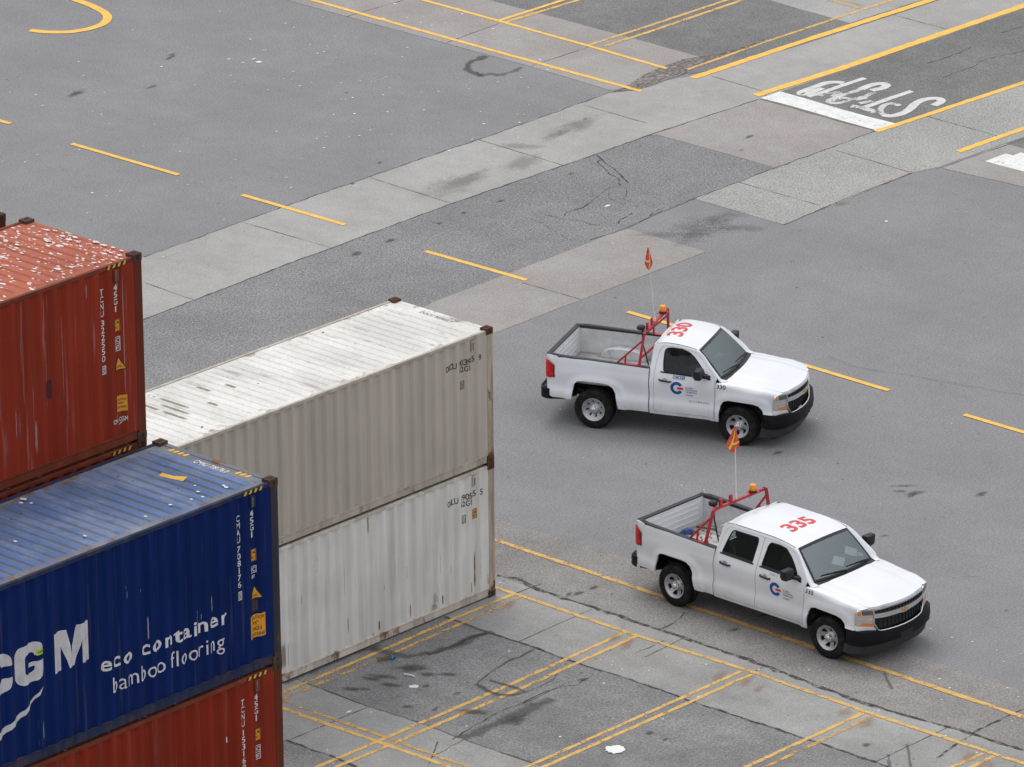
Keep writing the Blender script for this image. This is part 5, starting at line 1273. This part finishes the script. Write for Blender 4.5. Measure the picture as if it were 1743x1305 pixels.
    for s in (-1, 1):
        def lp(a, b): return [(F(uf(y)+off), s*y, z) for y, z, off in a]
        mb = MB()
        def quad(poly, off, name, m_, parent, th=.03):
            mb = MB(); panel(mb, rounded(poly, .012, 2), [], lambda y, z: (F(uf(y)+off), s*y, z), .05, (-th, 0, 0)); return mb.obj(name, m_, parent, 40)
        H = quad([(.665, .735), (.972, .800), (.972, 1.03), (.945, 1.078), (.72, 1.084), (.662, 1.070)], .004, 'headlamp', BRIGHT, T)
        quad([(.690, .965), (.875, .985), (.885, 1.066), (.735, 1.056), (.690, 1.04)], .010, 'lamp_glass', LENS, H, .01)
        quad([(.895, .985), (.953, .988), (.950, 1.040), (.93, 1.064), (.90, 1.062)], .010, 'turn_signal', AMBER, H, .01)
        quad([(.690, .752), (.93, .806), (.87, .838), (.692, .800)], .010, 'turn_signal', AMBER, H, .01)
        quad([(.69, .868), (.965, .905), (.968, .925), (.69, .888)], .010, 'lamp_strip', CHROME, H, .012)
        quad([(.60, .645), (.972, .700), (.976, .795), (.66, .730)], .002, 'front_valance', TW, T)
    pl = [(.435, -.99), (.56, -1.003), (.66, -.985), (.76, -.93), (.86, -.80), (.93, -.62), (.975, -.45), (.995, -.22), (1.0, 0)]
    pl = pl+[(a, -b) for a, b in reversed(pl[:-1])]
    mb = MB(); dip = lambda y: .695-.075*sst(.72, .50, abs(y))
    rows = []
    for kz, ins in ((0, .085), (0, .03), (.03, 0), (.5, -.012), (.85, 0), (1, .04)):
        rows.append([(F(a-ins*(1 if a > .5 else .1)), b*(1-ins*.25), dip(b)-(dip(b)-.405)*kz+(.0 if kz or ins < .05 else .0)) for a, b in pl])
    mb.grid(rows); mb.obj('front_bumper', BUMP, T, 50)
    mb = MB(); mb.grid([[(F(a-.05-i_), b*.985, z) for a, b in pl] for z, i_ in ((.415, .0), (.36, .015), (.28, .03), (.235, .05), (.232, .09))])
    mb.obj('air_dam', DAMM, T, 40)
    mb = MB(); mb.cbox(F(.985), F(1.012), -.17, .17, .425, .53, .008); mb.obj('plate_holder', UNDER, T)
    # ---- cabin
    mb = MB(); fl_ = xb+.10
    mb.box(fl_, F(-.50), -.86, .86, .55, .60); mb.box(F(-.60), F(-.46), -.86, .86, .60, 1.20)
    for s in (-1, 1): mb.box(fl_, F(-.58), min(s*.87, s*.89), max(s*.87, s*.89), .60, 1.27)
    mb.box(fl_, fl_+.03, -.84, .84, .6, 1.40); mb.obj('cabin_tub', DASH, T)
    mb = MB(); rows = []
    for x, z in ((F(-.45), 1.235), (F(-.60), 1.245), (F(-.80), 1.225), (F(-.93), 1.18), (F(-.97), 1.05), (F(-.92), .85)): rows.append([(x-.02*(y/.8)**2, y, z) for y in (-.82, -.4, 0, .4, .82)])
    mb.grid(rows); mb.cbox(F(-1.0), F(-.80), .22, .58, 1.19, 1.275, .03); mb.obj('dashboard', DASH, T, 40)
    mb = MB(); c = Vector((F(-1.08), .40, 1.13)); ring = []
    for k in range(21): a = 2*math.pi*k/20; ring.append(c+Vector((-.10*math.sin(a), .185*math.cos(a), .155*math.sin(a))))
    mb.tube(ring, .016, 6); mb.bar(ring[0], ring[10], .04, .02); mb.bar(c, c+Vector((.2, 0, -.06)), .06, .06); mb.obj('steering_wheel', BLK, T, 60)
    def seat(x, y, w_):
        mb = MB(); mb.cbox(x-.05, x+.48, y-w_/2, y+w_/2, .78, .95, .05)
        bm = bmesh.new(); bmesh.ops.create_cube(bm, size=1)
        for v in bm.verts: o_ = v.co.copy(); v.co = (x-.10+o_.x*.14-(o_.z+.5)*.16, y+o_.y*w_*.94, 1.18+o_.z*.62)
        bmesh.ops.bevel(bm, geom=bm.edges[:], offset=.05, segments=3, affect='EDGES'); mb.bm(bm)
        mb.cbox(x-.29, x-.19, y-.14, y+.14, 1.50, 1.68, .04); mb.obj('seat', SEAT, T, 50)
    for y in (-.42, .42): seat(F(-1.62) if crew else F(-1.58), y, .52)
    if crew: seat(xb+.42, -.4, .7); seat(xb+.42, .4, .7)
    else: seat(F(-1.58), 0, .30)
    mb = MB(); mb.grid([[(x, y, zr(x)-.035-.02*(y/.6)**2) for y in (-.62, -.3, 0, .3, .62)] for x in (XR+.06, (XR+F(-1))/2, F(-1.0))]); mb.obj('headliner', HEAD, T, 60)
    mb = MB(); a = ws(.93, 0)+Vector((-.06, 0, -.05)); mb.cbox(a.x-.02, a.x+.015, -.12, .12, a.z-.06, a.z+.015, .012); mb.tube([a, ws(.93, 0)], .012, 6); mb.obj('rear_view_mirror', BLK, T)
    # ---- wheels
    for s in (-1, 1):
        wheel(T, 0, s*.862, 8 if num == '330' else 6); wheel(T, wb-(.085 if num == '330' else .01), s*.862, 6, R(-4) if num == '330' else R(3))
    # ---- rack with beacon and whip flag
    px = .66 if crew else .905; tx_ = px+.045; run = .37 if crew else .45; zb_ = railz(px)+.014
    mb = MB()
    for s in (-1, 1):
        base = Vector((px, s*.885, zb_)); topp = Vector((tx_, s*.725, 1.955)); foot = Vector((px-run, s*.875, zb_+.006))
        mb.cbox(px-run+.13, px+.06, s*.885-.04, s*.885+.04, zb_, zb_+.010, .003)
        mb.bar(base, topp, .050, .042, up=(1, 0, 0)); mb.bar(foot, base+(topp-base)*.82, .036, .028, up=(0, 1, 0))
        mb.bar((px-run+.16, s*.875, zb_), (px-run+.16, s*.85, zb_+.16), .03, .03, up=(1, 0, 0))
        mb.bar(topp, topp+Vector((0, -s*.075, .045)), .06, .05, up=(1, 0, 0))
        mb.bar((px-.02, s*.885, zb_+.012), (px-run+.02, s*.52, 1.0), .045, .03)
    mb.bar((tx_, -.66, 1.985), (tx_, .66, 1.985), .050, .042, up=(0, 0, 1))
    RK = mb.obj('equipment_rack', RACK, T)
    for y in (-.52, -.25):
        mb = MB(); mb.cbox(tx_-.02, tx_+.02, y-.035, y+.035, 2.01, 2.14, .004); mb.obj('rack_tab', RACK, RK)
    mb = MB(); yb_ = .36 if crew else .42
    mb.box(tx_-.09, tx_+.09, yb_-.09, yb_+.09, 2.010, 2.018); mb.obj('beacon_plate', RACK, RK)
    mb = MB(); mb.lathe([(.074, 2.019), (.074, 2.045), (.062, 2.053)], 20, 'z', (tx_, yb_, 0)); mb.obj('beacon_base', BLK, RK, 40)
    mb = MB(); mb.lathe([(.064, 2.052), (.066, 2.09), (.062, 2.145), (.054, 2.16), (.0, 2.165)], 20, 'z', (tx_, yb_, 0)); mb.obj('beacon', BEACON, RK, 50)
    # antenna puck on its own pole
    yp = -.62; xp = px-.03
    mb = MB(); mb.tube([(px+.10, yp, 1.30), (xp+.01, yp, 1.75), (xp, yp, 2.03)], .014, 6); mb.bar((xp, yp, 1.985), (tx_, yp, 1.985), .03, .03); mb.lathe([(.0, 2.01), (.072, 2.02), (.085, 2.04), (.085, 2.075), (.06, 2.10), (0, 2.105)], 16, 'z', (xp-.02, yp, 0)); mb.obj('antenna', BLK, RK, 50)
    wy, lean, ztop = (-.10, (-.02, -.02), 3.42) if crew else (-.08, (-.0, -.40), 3.66)
    w0 = Vector((tx_, wy, 2.01)); w1 = Vector((tx_+lean[0], wy+lean[1], ztop))
    mb = MB(); mb.tube([w0, w0+Vector((0, 0, .10))], .016, 8); mb.tube([w0+(w1-w0)*k/6 for k in range(7)], [.011, .010, .010, .009, .008, .007, .006], 6); mb.obj('whip_pole', WHIP, RK, 60)
    # pennant: hangs folded round the upper whip
    d_ = (w1-w0).normalized(); L_ = .50; side = Vector((0, -1, 0)) if crew else Vector((0, -1, 0)); fwd_ = Vector((1, 0, 0))
    across = Vector((math.cos(-rz)*RT.x-math.sin(-rz)*RT.y, math.sin(-rz)*RT.x+math.cos(-rz)*RT.y, 0)).normalized()
    tocam = Vector((-math.cos(YAW-rz), -math.sin(YAW-rz), 0))
    W_ = .27 if crew else .165
    def flagpt(t, sn):
        """t 0 at the tip to 1 at the hem, sn across"""
        wdt = .02+W_*t**.95*(1-.22*t**5); f_ = .03*math.sin(sn*2.6+t*3)*t
        return w1-d_*(L_*t-.13*sn*sn*t*t)+across*(sn*wdt*.5-(.045 if crew else .015)*t)+tocam*(f_+.014)
    nn = 14; A_ = [[flagpt(t/nn, -1+2*k/12) for k in range(13)] for t in range(nn+1)]
    mb = MB(); mb.grid(A_); fo = mb.obj('flag', FLAG, RK, 80)
    lift = tocam*.008
    mb = MB()
    for o2 in (lift, -lift): mb.grid([[flagpt(t/nn, q+((.35-1.0*t/nn) if crew else (.75-.75*t/nn)))+o2 for q in ((-.13, .13) if crew else (-.16, .16))] for t in range(2, nn)])
    mb.obj('flag_stripe', FLAGY, RK)
    mb = MB()
    for o2 in (lift, -lift): mb.grid([[flagpt(t+(.06*q*q if crew else -.08*q), q)+o2*1.3 for q in [(-.2+1.2*k/12 if crew else -1+1.5*k/12) for k in range(13)]] for t in ((.62, .70) if crew else (.56, .65))])
    mb.obj('flag_stripe', FLAGY if crew else FLAGW, RK)
    # ---- lettering
    def on_body(name, bm, m_, off=.004, zs=None):
        a, b, c, d = ext(bm); z = c+.04
        while z < d:
            bmesh.ops.bisect_plane(bm, geom=bm.verts[:]+bm.edges[:]+bm.faces[:], plane_co=(0, z, 0), plane_no=(0, 1, 0), dist=1e-5); z += .04
        for v in bm.verts: v.co = Vector((v.co.x, -(Y(v.co.x, v.co.y)+off), v.co.y))
        mb = MB(); mb.bm(bm); o = mb.obj(name, m_, T, recalc=False)
        if sum(p.normal.y*p.area for p in o.data.polygons) > 0: o.data.flip_normals()
        return o
    def ring(cx, cz, r0, r1, a0, a1, n=28):
        bm = bmesh.new(); v = [[bm.verts.new((cx+r*math.cos(R(a0+(a1-a0)*k/n)), cz+r*math.sin(R(a0+(a1-a0)*k/n)), 0)) for r in (r0, r1)] for k in range(n+1)]
        for k in range(n): bm.faces.new((v[k][0], v[k][1], v[k+1][1], v[k+1][0]))
        return bm
    lx, lz = (2.415, .995) if crew else (1.70, 1.04)
    on_body('company_logo', ring(lx, lz, .068, .128, 32, 328), LOGOB)
    on_body('company_logo', rect(lx+.005, lx+.132, lz-.022, lz+.022), LOGOR)
    for i, (s_, w_) in enumerate((('GLOBAL', .16), ('CONTAINER', .24), ('TERMINALS', .235), ('CANADA', .155))):
        z1 = lz+.045-i*.046-(.014 if i == 3 else 0); on_body('company_name', line_text(s_, lx+.175, lx+.175+w_, z1-.030, z1, .008), NAVYT)
    if crew: on_body('door_marking', line_text('YARD 2', 2.25, 2.44, 1.225, 1.262, .0), plain('faded_print', (.36, .36, .38), .6))
    else:
        on_body('door_marking', line_text('CHECKER', 1.61, 1.865, 1.215, 1.282, .022), LOGOB)
        bm = join([line_text(ch, 1.945+k*.0465, 1.945+k*.0465+(.008 if ch == 'I' else .030), .782, .808, .02) for k, ch in enumerate('SILVERADO')]); on_body('badge', bm, DARKT)
    # number on the fender shoulder
    nx0, nx1, nz0, nz1 = F(-.515), F(-.335), 1.215, 1.30
    bm = line_text(num, nx0, nx1, 0, 1, .012)
    for v in bm.verts:
        u = v.co.x-wb; p = ffn_right(v.co.x, v.co.y, wb, Y, ZH); v.co = Vector(p)
    mb = MB(); mb.bm(bm); mb.obj('fender_number', DARKT, T, recalc=False)
    # big number on the roof, its head towards the tail
    bm = line_text(num, 0, 1, 0, 1, .028)
    y0, y1, xa, xz = (-.345, .345, 2.28, 1.93) if crew else (-.37, .40, 1.60, 1.27)
    xsl = .02
    for v in bm.verts:
        yy = y0+(y1-y0)*v.co.x; xx = xa+(xz-xa)*v.co.y
        v.co = Vector((xx, yy, roofz(rows_roof(XR, wb, zr, hdr), xx, yy)+.004))
    for v in bm.verts: pass
    mb = MB(); mb.bm(bm); o = mb.obj('roof_number', ROOFRED, T, recalc=False)
    if o.data.polygons[0].normal.z < 0: o.data.flip_normals()
    return T
def ffn_right(x, t, wb, Y, ZH):
    """point on the right fender's rounded shoulder: t 0..1 up its curve"""
    u = x-wb; z0 = interp(ZH, u)-.040-.15; th = (.16+.42*t)*math.pi/2; sn = math.sin(th); p = 4.2-2.0*sst(-.50, .15, u)
    yb = Y(x, z0)+.005; yt = .812
    return (x, -(yt+(yb-yt)*max(0, 1-sn**p)**(1/p)), z0+.15*sn+.003)
def rows_roof(XR, wb, zr, hdr): return (XR, zr, hdr)
def roofz(g, x, y):
    XR, zr, hdr = g
    f = lambda xx: zr(xx)+.045*(1-(y/.685)**2)
    x1 = hdr(y)[0]; x0 = XR+.05*(y/.685)**4; t = (x-x0)/(x1-x0); z = f(x)
    if t > .8: z += (hdr(y)[1]+.004-f(x1))*((t-.8)/.2)**1.5
    return z
RECESS_SHADE = plain('handle_recess_shade', (.50, .51, .53), .4)  # shade of the handle recess put into a flat grey
BEACON = M('beacon_amber'); BEACON.set(BEACON.mix(BEACON.ramp(BEACON.sep()[2], 2.08, 2.10), (.75, .20, .008), (.90, .33, .02)), .2); BEACON = BEACON.m
WHIP = plain('fibreglass_white', (.72, .72, .72), .4)
FLAG = M('flag_orange_red'); FLAG.set(FLAG.gain((.78, .085, .045), FLAG.ramp(FLAG.noise(16, 3), .3, .7, .75, 1.2)), .6); FLAG = FLAG.m
FLAGY = plain('flag_lime', (.74, .72, .08), .6); FLAGW = plain('flag_silver', (.70, .66, .60), .5)
GRP = 'white pickup trucks in the yard'
TA = Vector((8.3879, 4.7560, 0)); TB = Vector((2.7421, -2.7837, 0))
truck('pickup_truck', 'white single cab pickup truck numbered 330, alone on the open tarmac', (TA.x, TA.y, .002), -1.16785, 3.023, 1.12, False, '330', GRP)
truck('pickup_truck', 'white four-door pickup truck numbered 335, with its right wheels on the yellow line', (TB.x, TB.y, .006), -1.57677, 3.645, .93, True, '335', GRP)
def in_truck(o, org, rz, p):
    c, s = math.cos(rz), math.sin(rz); o.location = (org.x+p[0]*c-p[1]*s, org.y+p[0]*s+p[1]*c, p[2]+.006); o.rotation_euler = (0, 0, rz)
def loose(name, label, cat, mb, mats, p, org=TB, rz=-1.57677, group=None, smooth=40):
    o = mb.obj(name, mats, None, smooth); in_truck(o, org, rz, p); o['label'] = label; o['category'] = cat
    if group: o['group'] = group
    return o
PAPER = plain('paper', (.88, .92, .91), .7)
FB = 3.645
def screen(t, sn):
    yb, yt = .785*sn, .662*sn; b = Vector((FB-.40-.095*(yb/.78)**2, yb, 1.262)); h = Vector((FB-.925-.045*(yt/.64)**2, yt, 1.80-.045*(yt/.64)**2)); q = .03*math.sin(math.pi*t)*(1-.6*sn*sn)
    return b+(h-b)*t+Vector((q*.75, 0, q*.65))
def sheet(c):
    """paper propped behind the windscreen; c: its four corners up the glass and across it"""
    mb = MB(); n = 6
    for off in (.016, .020):
        rows = []
        for i in range(n+1):
            row = []
            for k in range(n+1):
                a, b = i/n, k/n; t, s = [(c[0][q]*(1-b)+c[1][q]*b)*(1-a)+(c[3][q]*(1-b)+c[2][q]*b)*a for q in (0, 1)]
                row.append(screen(t, s)-Vector((.7, 0, .7))*(off+.008*math.sin(a*3+b*2)**2))
            rows.append(row)
        mb.grid(rows)
    return mb
loose('paper_sheet', 'largest white paper sheet behind the windscreen of the truck numbered 335', 'paper', sheet([(.58, .45), (.39, .78), (.22, .61), (.41, .25)]), PAPER, (0, 0, 0))
loose('paper_sheet', 'white printed form low in the middle of the windscreen of the truck numbered 335', 'paper', sheet([(.48, -.11), (.32, .21), (.15, .01), (.31, -.31)]), PAPER, (0, 0, 0))
loose('paper_slip', 'small pale slip just right of the largest sheet behind the windscreen of truck 335', 'paper', sheet([(.31, .72), (.24, .86), (.14, .82), (.21, .67)]), PAPER, (0, 0, 0))
def vest():
    mb = MB(); mb.grid([[(-.02+.03*math.sin(y*1.3)+.01*z, y*.026-.09, .34-.034*z) for y in range(8)] for z in range(7)]); mb.grid([[(-.05+.03*math.sin(y*1.3)+.01*z, y*.026-.09, .34-.034*z) for y in range(8)] for z in range(7)])
    return mb
VEST = M('vest_lime'); VEST.set(VEST.mix(VEST.math('GREATER_THAN', VEST.math('FRACT', VEST.math('MULTIPLY', VEST.sep()[1], 7.0)), .62), (.50, .62, .08), (.72, .22, .06)), .8); VEST = VEST.m
loose('safety_vest', 'lime and orange safety vest over the driver seat of the truck numbered 335', 'vest', vest(), VEST, (FB-1.62, .30, 1.22))
GLOVE = plain('glove_blue', (.015, .055, .25), .8, var=.3); GLOVEG = plain('glove_grey', (.20, .23, .28), .8, var=.3)
def glove():
    mb = MB(); mb.cbox(0, .11, 0, .10, 0, .035, .015)
    for k in range(4): mb.tube([(.10, .012+k*.025, .02), (.15+.012*(k % 2), .012+k*.026, .028), (.185+.01*(k % 3), .012+k*.027, .014)], [.013, .012, .009], 6)
    mb.tube([(.04, .0, .02), (.08, -.035, .025), (.11, -.045, .015)], [.014, .013, .010], 6); return mb
for k, (p, a, lab) in enumerate((((-.84, .12, .86), .5, 'blue work glove lying nearest the tailgate in the bed of truck 335'), ((-.74, .08, .86), 1.4, 'blue work glove in the middle of the three on the bed floor of truck 335'), ((-.66, .26, .86), 2.4, 'blue work glove lying nearest the red rack in the bed of truck 335'))):
    o = loose('work_glove', lab, 'glove', glove(), GLOVE, p, group='work gloves in the truck bed'); o.rotation_euler.z += a
mb = MB(); mb.tube([(0, 0, .014), (.22, .07, .016), (.46, .16, .014)], .014, 6); o = loose('crowbar', 'rusty bar lying on the bed floor of truck 335 near the tailgate', 'bar', mb, plain('rusty_bar', (.12, .05, .025), .8, var=.3), (-.84, .56, .858))
mb = glove(); o = loose('work_glove', 'grey work glove lying against the tailgate in the bed of truck 335', 'glove', mb, GLOVEG, (-.88, .24, .86), group='work gloves in the truck bed'); o.rotation_euler.z += .9
mb = MB()
for k in range(26):
    a = rng.uniform(0, 6.28); c = (rng.uniform(-.4, .5), rng.uniform(-.35, .35)); s = rng.uniform(.02, .06)
    mb.bar((c[0], c[1], .008), (c[0]+s*math.cos(a), c[1]+s*math.sin(a), .012), rng.uniform(.01, .03), .01)
o = loose('scrap_debris', 'loose scrap and dirt scattered over the floor of the bed of truck 335', 'debris', mb, plain('debris_brown', (.11, .09, .07), .9, var=.4), (-.38, .36, .858)); o['kind'] = 'stuff'
